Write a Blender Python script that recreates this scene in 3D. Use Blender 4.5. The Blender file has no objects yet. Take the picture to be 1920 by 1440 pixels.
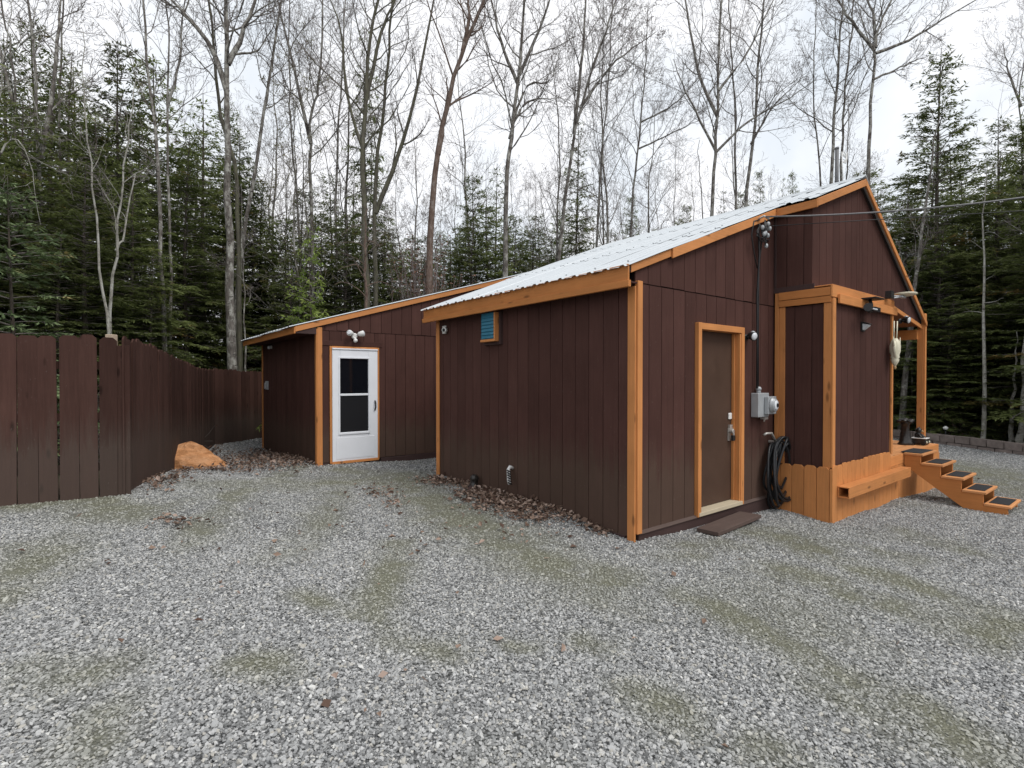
import bpy, math, random
import numpy as np
from mathutils import Vector, Matrix

random.seed(7)
SC = bpy.context.scene
COL = SC.collection

# ------------------------------------------------------------------ camera, sky, sun, exposure
CAM_H = 1.65
PITCH = math.radians(-0.653)
FPX = 965.0
cam_d = bpy.data.cameras.new('camera')
cam = bpy.data.objects.new('camera', cam_d)
COL.objects.link(cam)
cam.location = (0, 0, CAM_H)
cam.rotation_euler = (math.pi / 2 + PITCH, 0, 0)
cam_d.sensor_width = 36.0
cam_d.lens = FPX / 1920 * 36.0
cam_d.clip_start = 0.05
cam_d.clip_end = 2000
SC.camera = cam

SUN_EL, SUN_AZ = math.radians(56), math.radians(128)     # azimuth clockwise from +Y
world = bpy.data.worlds.new('World')
SC.world = world
world.use_nodes = True
wt = world.node_tree
wt.nodes.clear()
def wn(t, **k):
    n = wt.nodes.new(t)
    for a, b in k.items():
        setattr(n, a, b)
    return n
sky = wn('ShaderNodeTexSky', sky_type='NISHITA', sun_disc=False)
sky.sun_elevation = SUN_EL
sky.sun_rotation = SUN_AZ
sky.air_density = 1.0
sky.dust_density = 2.0
bg1 = wn('ShaderNodeBackground'); bg1.inputs['Strength'].default_value = 0.10
wt.links.new(sky.outputs[0], bg1.inputs[0])
bg2 = wn('ShaderNodeBackground'); bg2.inputs['Strength'].default_value = 0.92
tc = wn('ShaderNodeTexCoord')
n1 = wn('ShaderNodeTexNoise'); n1.inputs['Scale'].default_value = 3.0; n1.inputs['Detail'].default_value = 5
wt.links.new(tc.outputs['Generated'], n1.inputs['Vector'])
r1 = wn('ShaderNodeValToRGB')
r1.color_ramp.elements[0].position = 0.36; r1.color_ramp.elements[0].color = (0.80, 0.855, 0.91, 1)
r1.color_ramp.elements[1].position = 0.56; r1.color_ramp.elements[1].color = (0.96, 0.965, 0.99, 1)
wt.links.new(n1.outputs[0], r1.inputs[0])
wt.links.new(r1.outputs[0], bg2.inputs[0])
r2 = wn('ShaderNodeValToRGB')
r2.color_ramp.elements[0].position = 0.28; r2.color_ramp.elements[0].color = (0.80, 0.80, 0.80, 1)
r2.color_ramp.elements[1].position = 0.50; r2.color_ramp.elements[1].color = (0.97, 0.97, 0.97, 1)
wt.links.new(n1.outputs[0], r2.inputs[0])
mx = wn('ShaderNodeMixShader')
wt.links.new(r2.outputs[0], mx.inputs[0])
wt.links.new(bg1.outputs[0], mx.inputs[1])
wt.links.new(bg2.outputs[0], mx.inputs[2])
wo = wn('ShaderNodeOutputWorld')
wt.links.new(mx.outputs[0], wo.inputs[0])

sl = bpy.data.lights.new('sun', 'SUN')
sl.energy = 1.5
sl.angle = math.radians(25)
sl.color = (1.0, 0.965, 0.92)
sun = bpy.data.objects.new('sun', sl)
COL.objects.link(sun)
sd = Vector((math.sin(SUN_AZ) * math.cos(SUN_EL), math.cos(SUN_AZ) * math.cos(SUN_EL), math.sin(SUN_EL)))
sun.rotation_euler = sd.to_track_quat('Z', 'Y').to_euler()
sun.location = (6, -6, 20)

SC.render.engine = 'CYCLES'
SC.view_settings.view_transform = 'Standard'
SC.view_settings.look = 'None'
SC.view_settings.exposure = 0.34
SC.view_settings.gamma = 1.0
SC.view_settings.use_curve_mapping = False
SC.cycles.max_bounces = 6
SC.cycles.diffuse_bounces = 3
SC.cycles.glossy_bounces = 2
SC.cycles.transmission_bounces = 3
SC.cycles.transparent_max_bounces = 4

# ------------------------------------------------------------------ frames
TH = math.radians(52.332)
UD = Vector((math.sin(TH), math.cos(TH), 0))
VD = Vector((-math.cos(TH), math.sin(TH), 0))
KX, KY = 1.251, 5.254
ROTZ = math.atan2(UD.y, UD.x)
def W(u, v, z=0.0):
    return Vector((KX + UD.x * u + VD.x * v, KY + UD.y * u + VD.y * v, z))
_cp, _sp = math.cos(PITCH), math.sin(PITCH)
def at(px, py, d):
    a = (px - 960) / FPX; b = (720 - py) / FPX
    r = Vector((a, _cp - b * _sp, _sp + b * _cp))
    return Vector((0, 0, CAM_H)) + r * (d / r.y)

def gctrl():
    L = [(0, 0, .03), (-2, -4, .05), (4, -3, -.08), (-5.6, 5.6, .25), (-4.7, 6.2, .25), (-7.4, 12.8, -.02), (-6.7, 14, -.05),
         (-10, 8, .2), (-8, 3, .25), (9, 2, -.3), (13, 13, -.31), (12.3, 16.8, -.3), (17, 16, -.15), (-16, 20, -.1), (0, 25, -.05), (12, 26, -.2), (-3, 3, .12)]
    for u, v, z in ((0, 0, -.02), (-.05, 1.35, .075), (-.05, 2.7, .06), (-.05, 4.06, .03), (-1.34, 6, .09), (1, 5.95, .0), (-1.34, 10.2, -.06), (1.0, -.15, -.06), (2, -.2, -.08),
                    (2.7, -.2, -.12), (2.96, -.75, -.19), (5, -.75, -.22), (7.2, -.8, -.33), (5.7, -1.95, -.275), (6.4, -1.95, -.275), (4, -2.5, -.2)):
        p = W(u, v); L.append((p.x, p.y, z))
    return np.array(L)
GC = gctrl()
def gz(x, y):
    x = np.asarray(x, float); y = np.asarray(y, float)
    d2 = (x[..., None] - GC[:, 0]) ** 2 + (y[..., None] - GC[:, 1]) ** 2
    w = 1.0 / (d2 + 0.15) ** 1.6
    return (w * GC[:, 2]).sum(-1) / w.sum(-1)
def gz1(x, y):
    return float(gz(np.array([x]), np.array([y]))[0])

def vnoise(x, y, seed=0):
    x = np.asarray(x, float); y = np.asarray(y, float)
    xi = np.floor(x).astype(np.int64); yi = np.floor(y).astype(np.int64)
    fx = x - xi; fy = y - yi
    fx = fx * fx * (3 - 2 * fx); fy = fy * fy * (3 - 2 * fy)
    def h(a, b):
        n = (a * 374761393 + b * 668265263 + seed * 974711) & 0x7fffffff
        n = ((n ^ (n >> 13)) * 1274126177) & 0x7fffffff
        return ((n ^ (n >> 16)) & 0xffff) / 65535.0
    return (h(xi, yi) * (1 - fx) + h(xi + 1, yi) * fx) * (1 - fy) + (h(xi, yi + 1) * (1 - fx) + h(xi + 1, yi + 1) * fx) * fy
def fbm(x, y, seed=0, o=4):
    s = 0; a = .5
    for k in range(o):
        s = s + a * vnoise(x * 2 ** k, y * 2 ** k, seed + k); a *= .5
    return s / (1 - .5 ** o)

# ------------------------------------------------------------------ materials
class NT:
    def __init__(s, name):
        s.m = bpy.data.materials.new(name); s.m.use_nodes = True
        s.t = s.m.node_tree; s.t.nodes.clear()
        s.out = s.n('ShaderNodeOutputMaterial')
        s.b = s.n('ShaderNodeBsdfPrincipled')
        s.l(s.b.outputs[0], s.out.inputs[0])
    def n(s, t, **k):
        q = s.t.nodes.new(t)
        for a, b in k.items(): setattr(q, a, b)
        return q
    def l(s, a, b): s.t.links.new(a, b)
    def math(s, op, a, b=None, clamp=False):
        q = s.n('ShaderNodeMath', operation=op, use_clamp=clamp)
        for i, x in enumerate((a, b)):
            if x is None: continue
            if isinstance(x, (int, float)): q.inputs[i].default_value = x
            else: s.l(x, q.inputs[i])
        return q.outputs[0]
    def ramp(s, f, stops):
        q = s.n('ShaderNodeValToRGB')
        e = q.color_ramp.elements
        while len(e) < len(stops): e.new(.5)
        for k, (p, c) in enumerate(stops):
            e[k].position = p; e[k].color = tuple(c) + (1,) if len(c) == 3 else c
        s.l(f, q.inputs[0]); return q.outputs[0]
    def mix(s, f, a, b, mode='MIX'):
        q = s.n('ShaderNodeMix', data_type='RGBA', blend_type=mode)
        for i, x in ((0, f), (6, a), (7, b)):
            if isinstance(x, (int, float)): q.inputs[i].default_value = x
            elif isinstance(x, tuple): q.inputs[i].default_value = x + (1,) if len(x) == 3 else x
            else: s.l(x, q.inputs[i])
        return q.outputs[2]
    def coord(s, scale=(1, 1, 1), rnd=40, kind='Object'):
        c = s.n('ShaderNodeTexCoord').outputs[kind]
        mp = s.n('ShaderNodeMapping'); mp.inputs['Scale'].default_value = scale
        s.l(c, mp.inputs['Vector'])
        if not rnd: return mp.outputs[0]
        oi = s.n('ShaderNodeObjectInfo')
        ad = s.n('ShaderNodeVectorMath', operation='ADD')
        s.l(mp.outputs[0], ad.inputs[0]); s.l(s.math('MULTIPLY', oi.outputs['Random'], rnd), ad.inputs[1])
        return ad.outputs[0]
    def noise(s, vec, scale=1, detail=5, rough=.6, dist=0):
        q = s.n('ShaderNodeTexNoise')
        q.inputs['Scale'].default_value = scale; q.inputs['Detail'].default_value = detail
        q.inputs['Roughness'].default_value = rough; q.inputs['Distortion'].default_value = dist
        s.l(vec, q.inputs['Vector']); return q.outputs[0]
    def bump(s, h, st=.3, d=.01):
        q = s.n('ShaderNodeBump'); q.inputs['Strength'].default_value = st; q.inputs['Distance'].default_value = d
        s.l(h, q.inputs['Height']); s.l(q.outputs[0], s.b.inputs['Normal'])
    def spec(s, v): s.b.inputs['Specular IOR Level'].default_value = v

def c3(c, k): return tuple(min(1, x * k) for x in c)

def wood(name, base, axis='z', rough=.7, var=.25, grain=1.0, bump=.35, objvar=.12, dust=None, knots=False, spec=.25):
    t = NT(name)
    sc = {'z': (45, 45, 2.2), 'x': (2.2, 45, 45), 'y': (45, 2.2, 45)}[axis]
    v = t.coord(sc)
    g = t.noise(v, 1.0, 5, .65, .4)
    big = t.noise(t.coord((1.6, 1.6, 1.6), 17), 1.0, 4, .6)
    col = t.ramp(g, [(.25, c3(base, 1 - var)), (.55, base), (.8, c3(base, 1 + var))])
    col = t.mix(.5, col, t.ramp(big, [(.3, c3(base, .75)), (.7, c3(base, 1.2))]))
    if knots:
        vo = t.n('ShaderNodeTexVoronoi'); vo.inputs['Scale'].default_value = 1.0
        ks = {'z': (7, 7, 2.2), 'x': (2.2, 7, 7), 'y': (7, 2.2, 7)}[axis]
        t.l(t.coord(ks, 31), vo.inputs['Vector'])
        col = t.mix(t.ramp(vo.outputs['Distance'], [(.07, (1, 1, 1)), (.17, (0, 0, 0))]), col, c3(base, .45))
    oi = t.n('ShaderNodeObjectInfo')
    f = t.math('ADD', t.math('MULTIPLY', oi.outputs['Random'], objvar * 2), 1 - objvar)
    hv = t.n('ShaderNodeHueSaturation'); t.l(f, hv.inputs['Value']); t.l(col, hv.inputs['Color'])
    col = hv.outputs[0]
    if dust:
        z = t.n('ShaderNodeSeparateXYZ'); t.l(t.n('ShaderNodeTexCoord').outputs['Object'], z.inputs[0])
        dn = t.noise(t.coord((14, 14, 1.1), 3), 1.0, 7, .75, .5)
        zz = t.math('ADD', z.outputs[2], t.math('MULTIPLY', dn, -1.15))
        fac = t.ramp(zz, [(-.0, (dust[3],) * 3), (.12, (dust[3] * .55,) * 3), (.42, (0, 0, 0))])
        col = t.mix(fac, col, dust[:3])
        sp = t.noise(t.coord((60, 60, 30), 9), 1.0, 2, .5)
        col = t.mix(t.ramp(sp, [(.70, (0, 0, 0)), (.76, (.35,) * 3)]), col, (.16, .13, .12))
    t.l(col, t.b.inputs['Base Color'])
    t.b.inputs['Roughness'].default_value = rough
    t.spec(spec)
    fine = t.noise(t.coord((120, 120, 120), 5), 1.0, 3, .6)
    h = t.math('ADD', t.math('MULTIPLY', g, grain), t.math('MULTIPLY', fine, .3))
    t.bump(h, bump, .004)
    return t.m

def plain(name, base, rough=.5, metal=0, var=.15, scale=12, bump=.0, spec=.4, emit=None):
    t = NT(name)
    g = t.noise(t.coord((scale,) * 3), 1.0, 5, .6)
    t.l(t.ramp(g, [(.3, c3(base, 1 - var)), (.7, c3(base, 1 + var))]), t.b.inputs['Base Color'])
    t.l(t.math('ADD', t.math('MULTIPLY', g, .25), rough - .12), t.b.inputs['Roughness'])
    t.b.inputs['Metallic'].default_value = metal
    t.spec(spec)
    if bump: t.bump(g, bump, .01)
    return t.m

BROWN = (.080, .039, .0325)
MT = {}
MT['siding'] = wood('siding_paint', BROWN, 'z', .7, .28, .8, .5, .12, dust=(.105, .086, .062, .36), spec=.07)
MT['siding_plain'] = wood('siding_paint_upper', BROWN, 'z', .7, .28, .8, .5, .12, spec=.07)
MT['backing'] = plain('wall_backing', (.02, .012, .011), .9)
MT['fence'] = wood('fence_stain', (.066, .0345, .028), 'z', .8, .38, 1.0, .6, .28, dust=(.095, .078, .066, .5), knots=True, spec=.06)
MT['skid'] = wood('brown_timber', (.06, .035, .032), 'x', .75, .35, 1.0, .6, .1)
MT['skidtop'] = wood('weathered_plank', (.10, .07, .06), 'x', .8, .35, 1.0, .6, .1)
OR = (.575, .238, .080)
MT['trim_z'] = wood('orange_stain_upright', OR, 'z', .6, .28, 1.0, .35, .09, knots=True)
MT['trim_x'] = wood('orange_stain_level', OR, 'x', .6, .28, 1.0, .35, .09, knots=True)
MT['trim_y'] = wood('orange_stain_eave', (.52, .205, .062), 'y', .55, .26, 1.0, .3, .06, knots=True)
MT['deck'] = wood('orange_stain_deck', (.64, .295, .12), 'x', .6, .26, 1.0, .3, .07, knots=True)
MT['soffit'] = wood('soffit_brown', (.30, .12, .04), 'x', .7, .2, 1.0, .3, .05)
MT['door'] = plain('brown_door_paint', (.078, .047, .034), .5, 0, .14, 3, 0, .12)
MT['cream'] = wood('bare_threshold', (.50, .43, .31), 'x', .6, .15)
MT['rawwood'] = wood('sawn_post', (.42, .33, .25), 'z', .85, .2)
MT['white'] = plain('white_door_paint', (.80, .82, .86), .35, 0, .03, 4)
MT['pvc'] = plain('white_plastic', (.74, .74, .72), .4, 0, .05, 20)
MT['grey_metal'] = plain('grey_meter_paint', (.40, .42, .435), .4, .2, .08, 8)
MT['steel'] = plain('worn_steel', (.50, .48, .45), .35, .45, .2, 30)
MT['black'] = plain('black_plastic', (.015, .015, .016), .45, 0, .2, 20)
MT['rubber'] = plain('black_rubber', (.018, .019, .021), .38, 0, .25, 40, .2)
MT['mat'] = plain('rubber_mat', (.022, .023, .026), .75, 0, .5, 60, .6)
MT['lens'] = plain('lamp_lens', (.72, .75, .78), .15, 0, .04, 20, 0, .6)
MT['blue'] = plain('blue_louvre', (.03, .17, .26), .4, 0, .12, 10)
MT['statue'] = plain('black_statue_glaze', (.022, .019, .017), .35, 0, .6, 25, .6, .5)
MT['tan'] = plain('tan_glaze', (.45, .30, .15), .4, 0, .1, 30)
MT['ivory'] = plain('ivory_ceramic', (.72, .68, .52), .4, 0, .1, 20)
MT['wire'] = plain('grey_cable', (.13, .13, .135), .5, 0, .2, 30)
t = NT('dark_glass'); t.b.inputs['Base Color'].default_value = (.006, .007, .01, 1); t.b.inputs['Roughness'].default_value = .06; t.spec(.5)
t.bump(t.noise(t.coord((3, 3, 3)), 1, 2), .04, .02)
MT['glass'] = t.m
t = NT('fly_screen'); t.b.inputs['Base Color'].default_value = (.012, .012, .014, 1); t.b.inputs['Roughness'].default_value = .55; t.spec(.2)
MT['screen'] = t.m
# roof metal
t = NT('white_roof_metal')
g = t.noise(t.coord((1.2, 1.2, 1.2), 23), 1, 4, .6); g2 = t.noise(t.coord((.8, 14, 14), 11), 1, 4, .6)
col = t.ramp(g, [(.3, (.49, .525, .55)), (.7, (.56, .59, .61))])
t.l(col, t.b.inputs['Base Color']); t.b.inputs['Metallic'].default_value = .15
t.b.inputs['Roughness'].default_value = .42; t.spec(.3)
MT['roof'] = t.m
# boulder orange paint
t = NT('orange_painted_rock')
g = t.noise(t.coord((5, 5, 5), 0), 1, 7, .65, .3)
t.l(t.ramp(g, [(.28, (.36, .14, .04)), (.45, (.62, .29, .12)), (.75, (.78, .43, .23))]), t.b.inputs['Base Color'])
t.b.inputs['Roughness'].default_value = .75; t.bump(t.noise(t.coord((7, 7, 12), 0), 1, 8, .75, .6), 1.0, .07)
MT['boulder'] = t.m
# concrete block
t = NT('concrete_block')
g = t.noise(t.coord((5, 5, 5), 50), 1, 6, .65); f = t.noise(t.coord((80, 80, 80), 50), 1, 3, .6)
col = t.ramp(g, [(.3, (.17, .135, .12)), (.7, (.31, .255, .23))])
oi = t.n('ShaderNodeObjectInfo'); hv = t.n('ShaderNodeHueSaturation')
t.l(t.math('ADD', t.math('MULTIPLY', oi.outputs['Random'], .35), .8), hv.inputs['Value']); t.l(col, hv.inputs['Color'])
t.l(hv.outputs[0], t.b.inputs['Base Color']); t.b.inputs['Roughness'].default_value = .9; t.bump(f, .6, .01)
MT['block'] = t.m
# stones: brightness differs stone by stone
t = NT('crushed_stone')
oi = t.n('ShaderNodeObjectInfo')
col = t.ramp(oi.outputs['Random'], [(0, (.11, .112, .112)), (.22, (.245, .249, .249)), (.5, (.37, .376, .373)), (.82, (.53, .53, .525)), (.93, (.44, .42, .37)), (1, (.76, .76, .74))])
g = t.noise(t.coord((3, 3, 3), 60), 1, 4, .6)
col = t.mix(t.math('MULTIPLY', g, .4), col, (.22, .222, .222))
da = t.n('ShaderNodeAttribute', attribute_name='dirt', attribute_type='INSTANCER')
col = t.mix(t.math('MULTIPLY', da.outputs['Fac'], .85, True), col, (.285, .285, .225))
t.l(col, t.b.inputs['Base Color']); t.b.inputs['Roughness'].default_value = .75; t.spec(.3)
MT['stone'] = t.m
# gravel bed under the loose stones
t = NT('gravel_bed')
vc = t.coord((1, 1, 1), 0)
vo = t.n('ShaderNodeTexVoronoi'); vo.inputs['Scale'].default_value = 62; t.l(vc, vo.inputs['Vector'])
hs = t.n('ShaderNodeSeparateColor'); t.l(vo.outputs['Color'], hs.inputs[0])
col = t.ramp(hs.outputs[0], [(0, (.08, .083, .086)), (.4, (.26, .264, .266)), (.8, (.47, .474, .474)), (1, (.68, .68, .67))])
edge = t.ramp(vo.outputs['Distance'], [(.30, (1, 1, 1)), (.75, (.25, .25, .25))])
col = t.mix(1.0, col, edge, 'MULTIPLY')
at_ = t.n('ShaderNodeAttribute', attribute_name='dirt')
dn = t.noise(t.coord((3, 3, 3), 0), 1, 8, .7)
fn = t.noise(t.coord((70, 70, 70), 0), 1, 5, .75)
dirt = t.ramp(fn, [(.3, (.085, .085, .064)), (.5, (.165, .165, .122)), (.62, (.24, .24, .185)), (.75, (.46, .46, .40))])
fac = t.math('MULTIPLY', at_.outputs['Fac'], t.math('ADD', dn, .62), True)
col = t.mix(fac, col, dirt)
t.l(col, t.b.inputs['Base Color']); t.b.inputs['Roughness'].default_value = .9; t.spec(.2)
h = t.math('SUBTRACT', t.math('MULTIPLY', fn, .35), vo.outputs['Distance'])
t.bump(h, .8, .02)
MT['gravel'] = t.m
# forest floor
t = NT('forest_floor')
a = t.noise(t.coord((.6, .6, .6), 0), 1, 6, .7); b = t.noise(t.coord((14, 14, 14), 0), 1, 6, .75)
col = t.mix(t.ramp(a, [(.4, (0, 0, 0)), (.65, (1, 1, 1))]), t.ramp(b, [(.3, (.03, .02, .014)), (.6, (.10, .066, .045)), (.8, (.17, .12, .085))]), t.ramp(b, [(.3, (.022, .025, .012)), (.7, (.08, .085, .04))]))
t.l(col, t.b.inputs['Base Color']); t.b.inputs['Roughness'].default_value = .95; t.bump(b, .8, .08)
MT['floor'] = t.m
def bark(name, lo, hi, patch, sc=(14, 14, 3.0), pa=.62, patch2=None):
    t = NT(name)
    g = t.noise(t.coord(sc, 30), 1, 7, .7, .5)
    p = t.noise(t.coord((7, 7, 3.6), 21), 1, 6, .7)
    col = t.ramp(g, [(.3, lo), (.68, hi)])
    col = t.mix(t.ramp(p, [(pa - .08, (0, 0, 0)), (pa + .05, (.85,) * 3)]), col, patch)
    if patch2:
        q = t.noise(t.coord((6, 6, 16), 9), 1, 4, .6)
        col = t.mix(t.ramp(q, [(.60, (0, 0, 0)), (.66, (.9,) * 3)]), col, patch2)
    t.l(col, t.b.inputs['Base Color']); t.b.inputs['Roughness'].default_value = .88; t.spec(.15)
    t.bump(g, .8, .03)
    return t.m
MT['bark'] = bark('grey_bark', (.045, .038, .034), (.20, .18, .162), (.40, .395, .36), (16, 16, 4), .55, (.05, .043, .038))
MT['bark_moss'] = bark('mossy_bark', (.05, .045, .036), (.155, .145, .115), (.12, .12, .075), pa=.56)
MT['bark_brown'] = bark('flaky_brown_bark', (.07, .045, .036), (.205, .15, .122), (.27, .235, .21), (18, 18, 5))
MT['bark_pale'] = bark('pale_aspen_bark', (.16, .15, .13), (.40, .385, .34), (.46, .455, .42), (9, 9, 9), .55, (.06, .05, .045))
MT['bark_dark'] = bark('dark_conifer_bark', (.035, .028, .023), (.13, .108, .09), (.19, .185, .16), pa=.6)
MT['twig'] = plain('twig_bark', (.20, .175, .168), .9, 0, .3, 6)
MT['deadwood'] = plain('pale_dead_branch', (.30, .275, .235), .9, 0, .3, 6)
def leafmat(name, stops, trans=.36, vary=.25):
    t = NT(name)
    a = t.n('ShaderNodeAttribute', attribute_name='var')
    col = t.ramp(a.outputs['Fac'], stops)
    oi = t.n('ShaderNodeObjectInfo'); hv = t.n('ShaderNodeHueSaturation')
    t.l(t.math('ADD', t.math('MULTIPLY', oi.outputs['Random'], vary * 2), 1 - vary), hv.inputs['Value']); t.l(col, hv.inputs['Color'])
    t.l(hv.outputs[0], t.b.inputs['Base Color']); t.b.inputs['Roughness'].default_value = .6; t.spec(.2)
    tr = t.n('ShaderNodeBsdfTranslucent'); t.l(hv.outputs[0], tr.inputs[0])
    m = t.n('ShaderNodeMixShader'); m.inputs[0].default_value = trans
    t.l(t.b.outputs[0], m.inputs[1]); t.l(tr.outputs[0], m.inputs[2]); t.l(m.outputs[0], t.out.inputs[0])
    return t.m
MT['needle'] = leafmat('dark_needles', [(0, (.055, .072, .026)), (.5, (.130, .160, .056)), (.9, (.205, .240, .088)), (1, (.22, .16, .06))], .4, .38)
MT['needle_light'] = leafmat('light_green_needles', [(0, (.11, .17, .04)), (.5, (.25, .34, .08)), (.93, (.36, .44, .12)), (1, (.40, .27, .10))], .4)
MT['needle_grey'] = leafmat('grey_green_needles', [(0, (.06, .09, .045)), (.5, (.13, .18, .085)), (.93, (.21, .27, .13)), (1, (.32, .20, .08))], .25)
MT['bud'] = leafmat('swelling_buds', [(0, (.09, .068, .06)), (.6, (.15, .115, .10)), (1, (.19, .16, .10))], .3)
MT['bud_green'] = leafmat('opening_leaf_buds', [(0, (.16, .16, .06)), (.6, (.26, .27, .10)), (1, (.32, .24, .10))], .4)
MT['litter'] = leafmat('dead_leaves', [(0, (.07, .038, .028)), (.35, (.165, .108, .08)), (.7, (.30, .215, .165)), (1, (.42, .32, .27))], .1, .02)
MT['vine'] = leafmat('brown_dead_leaves', [(0, (.07, .035, .025)), (.6, (.16, .085, .06)), (1, (.24, .15, .11))], .2, .05)

# ------------------------------------------------------------------ object helpers
def tag(o, label=None, cat=None, group=None, kind=None):
    if label: o['label'] = label
    if cat: o['category'] = cat
    if group: o['group'] = group
    if kind: o['kind'] = kind
    return o
def empty(name, loc=(0, 0, 0), rz=0.0, label=None, cat=None, group=None):
    o = bpy.data.objects.new(name, None); COL.objects.link(o)
    o.empty_display_size = .2
    o.location = loc; o.rotation_euler = (0, 0, rz)
    return tag(o, label, cat, group)
def fast(name, V, Q, mats, mi=None, var=None, smooth=False):
    me = bpy.data.meshes.new(name)
    V = np.ascontiguousarray(V, dtype=np.float32); Q = np.ascontiguousarray(Q, dtype=np.int32)
    n, k = Q.shape
    me.vertices.add(len(V)); me.vertices.foreach_set('co', V.ravel())
    me.loops.add(n * k); me.loops.foreach_set('vertex_index', Q.ravel())
    me.polygons.add(n); me.polygons.foreach_set('loop_start', np.arange(0, n * k, k, dtype=np.int32))
    if mi is not None: me.polygons.foreach_set('material_index', np.ascontiguousarray(mi, dtype=np.int32))
    if smooth: me.polygons.foreach_set('use_smooth', np.ones(n, dtype=bool))
    for m in mats: me.materials.append(m)
    if var is not None:
        a = me.attributes.new('var', 'FLOAT', 'FACE'); a.data.foreach_set('value', np.ascontiguousarray(var, dtype=np.float32))
    me.update(calc_edges=True); me.validate()
    return me
def link(name, me, parent=None, loc=(0, 0, 0), rot=(0, 0, 0), scale=(1, 1, 1)):
    o = bpy.data.objects.new(name, me); COL.objects.link(o)
    o.parent = parent; o.location = loc; o.rotation_euler = rot; o.scale = scale
    return o
class MB:
    def __init__(s): s.v = []; s.f = []; s.sm = []
    def add(s, vs, fs, smooth=False):
        b = len(s.v); s.v += [tuple(x) for x in vs]
        for f in fs: s.f.append([b + i for i in f]); s.sm.append(smooth)
        return s
    def box(s, x0, x1, y0, y1, z0, z1):
        vs = [(x, y, z) for z in (z0, z1) for y in (y0, y1) for x in (x0, x1)]
        return s.add(vs, [(0, 2, 3, 1), (4, 5, 7, 6), (0, 1, 5, 4), (2, 6, 7, 3), (0, 4, 6, 2), (1, 3, 7, 5)])
    def prism(s, pts, off):
        n = len(pts); off = Vector(off)
        a = [Vector(p) for p in pts]; b = [p + off for p in a]
        fs = [tuple(range(n - 1, -1, -1)), tuple(range(n, 2 * n))] + [(i, (i + 1) % n, n + (i + 1) % n, n + i) for i in range(n)]
        return s.add(a + b, fs)
    def bar(s, p0, p1, w, h, up=(0, 0, 1)):
        p0, p1 = Vector(p0), Vector(p1); t = (p1 - p0).normalized(); up = Vector(up)
        x = t.cross(up).normalized(); y = x.cross(t)
        vs = []
        for p in (p0, p1):
            for a, b in ((-1, -1), (1, -1), (1, 1), (-1, 1)): vs.append(p + x * (a * w / 2) + y * (b * h / 2))
        return s.add(vs, [(3, 2, 1, 0), (4, 5, 6, 7), (0, 1, 5, 4), (1, 2, 6, 5), (2, 3, 7, 6), (3, 0, 4, 7)])
    def tube(s, path, r, n=8, caps=True, smooth=True):
        path = [Vector(p) for p in path]; K = len(path)
        rs = r if isinstance(r, (list, tuple)) else [r] * K
        ref = None; vs = []
        for i, p in enumerate(path):
            t = (path[min(i + 1, K - 1)] - path[max(i - 1, 0)]).normalized()
            if ref is None: ref = t.orthogonal().normalized()
            ref = (ref - t * ref.dot(t)).normalized(); bi = t.cross(ref)
            for k in range(n):
                a = 2 * math.pi * k / n
                vs.append(p + (ref * math.cos(a) + bi * math.sin(a)) * rs[i])
        fs = [(i * n + k, i * n + (k + 1) % n, (i + 1) * n + (k + 1) % n, (i + 1) * n + k) for i in range(K - 1) for k in range(n)]
        s.add(vs, fs, smooth)
        if caps:
            b = len(s.v) - K * n
            s.f.append([b + k for k in range(n)][::-1]); s.sm.append(False)
            s.f.append([b + (K - 1) * n + k for k in range(n)]); s.sm.append(False)
        return s
    def lathe(s, base, axis, prof, n=14, jit=0.0, seed=1):
        base = Vector(base); ax = Vector(axis).normalized(); x = ax.orthogonal().normalized(); y = ax.cross(x)
        rg = random.Random(seed); ph = [rg.uniform(0, 6.28) for _ in range(4)]
        vs = []
        for (r, h) in prof:
            for k in range(n):
                a = 2 * math.pi * k / n
                rr = r * (1 + jit * (math.sin(3 * a + ph[0] + h * 9) + .6 * math.sin(5 * a + ph[1] - h * 14)))
                vs.append(base + ax * h + (x * math.cos(a) + y * math.sin(a)) * rr)
        m = len(prof)
        fs = [(i * n + k, i * n + (k + 1) % n, (i + 1) * n + (k + 1) % n, (i + 1) * n + k) for i in range(m - 1) for k in range(n)]
        s.add(vs, fs, True)
        b = len(s.v) - m * n
        s.f.append([b + k for k in range(n)][::-1]); s.sm.append(False)
        s.f.append([b + (m - 1) * n + k for k in range(n)]); s.sm.append(False)
        return s
    def ball(s, c, rx, ry, rz, n=12, m=8):
        vs = []
        for i in range(1, m):
            a = math.pi * i / m
            for k in range(n):
                b = 2 * math.pi * k / n
                vs.append((c[0] + rx * math.sin(a) * math.cos(b), c[1] + ry * math.sin(a) * math.sin(b), c[2] - rz * math.cos(a)))
        fs = [(i * n + k, i * n + (k + 1) % n, (i + 1) * n + (k + 1) % n, (i + 1) * n + k) for i in range(m - 2) for k in range(n)]
        vs += [(c[0], c[1], c[2] - rz), (c[0], c[1], c[2] + rz)]
        q = (m - 1) * n
        fs += [(q, (k + 1) % n, k) for k in range(n)] + [(q + 1, (m - 2) * n + k, (m - 2) * n + (k + 1) % n) for k in range(n)]
        return s.add(vs, fs, True)
    def build(s, name, mat, parent=None, bevel=0.0, loc=(0, 0, 0), rot=(0, 0, 0)):
        me = bpy.data.meshes.new(name); me.from_pydata(s.v, [], s.f)
        me.polygons.foreach_set('use_smooth', s.sm)
        me.materials.append(MT[mat] if isinstance(mat, str) else mat); me.update(); me.validate()
        o = link(name, me, parent, loc, rot)
        if bevel:
            b = o.modifiers.new('bevel', 'BEVEL'); b.width = bevel; b.segments = 1; b.limit_method = 'ANGLE'
        return o
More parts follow.
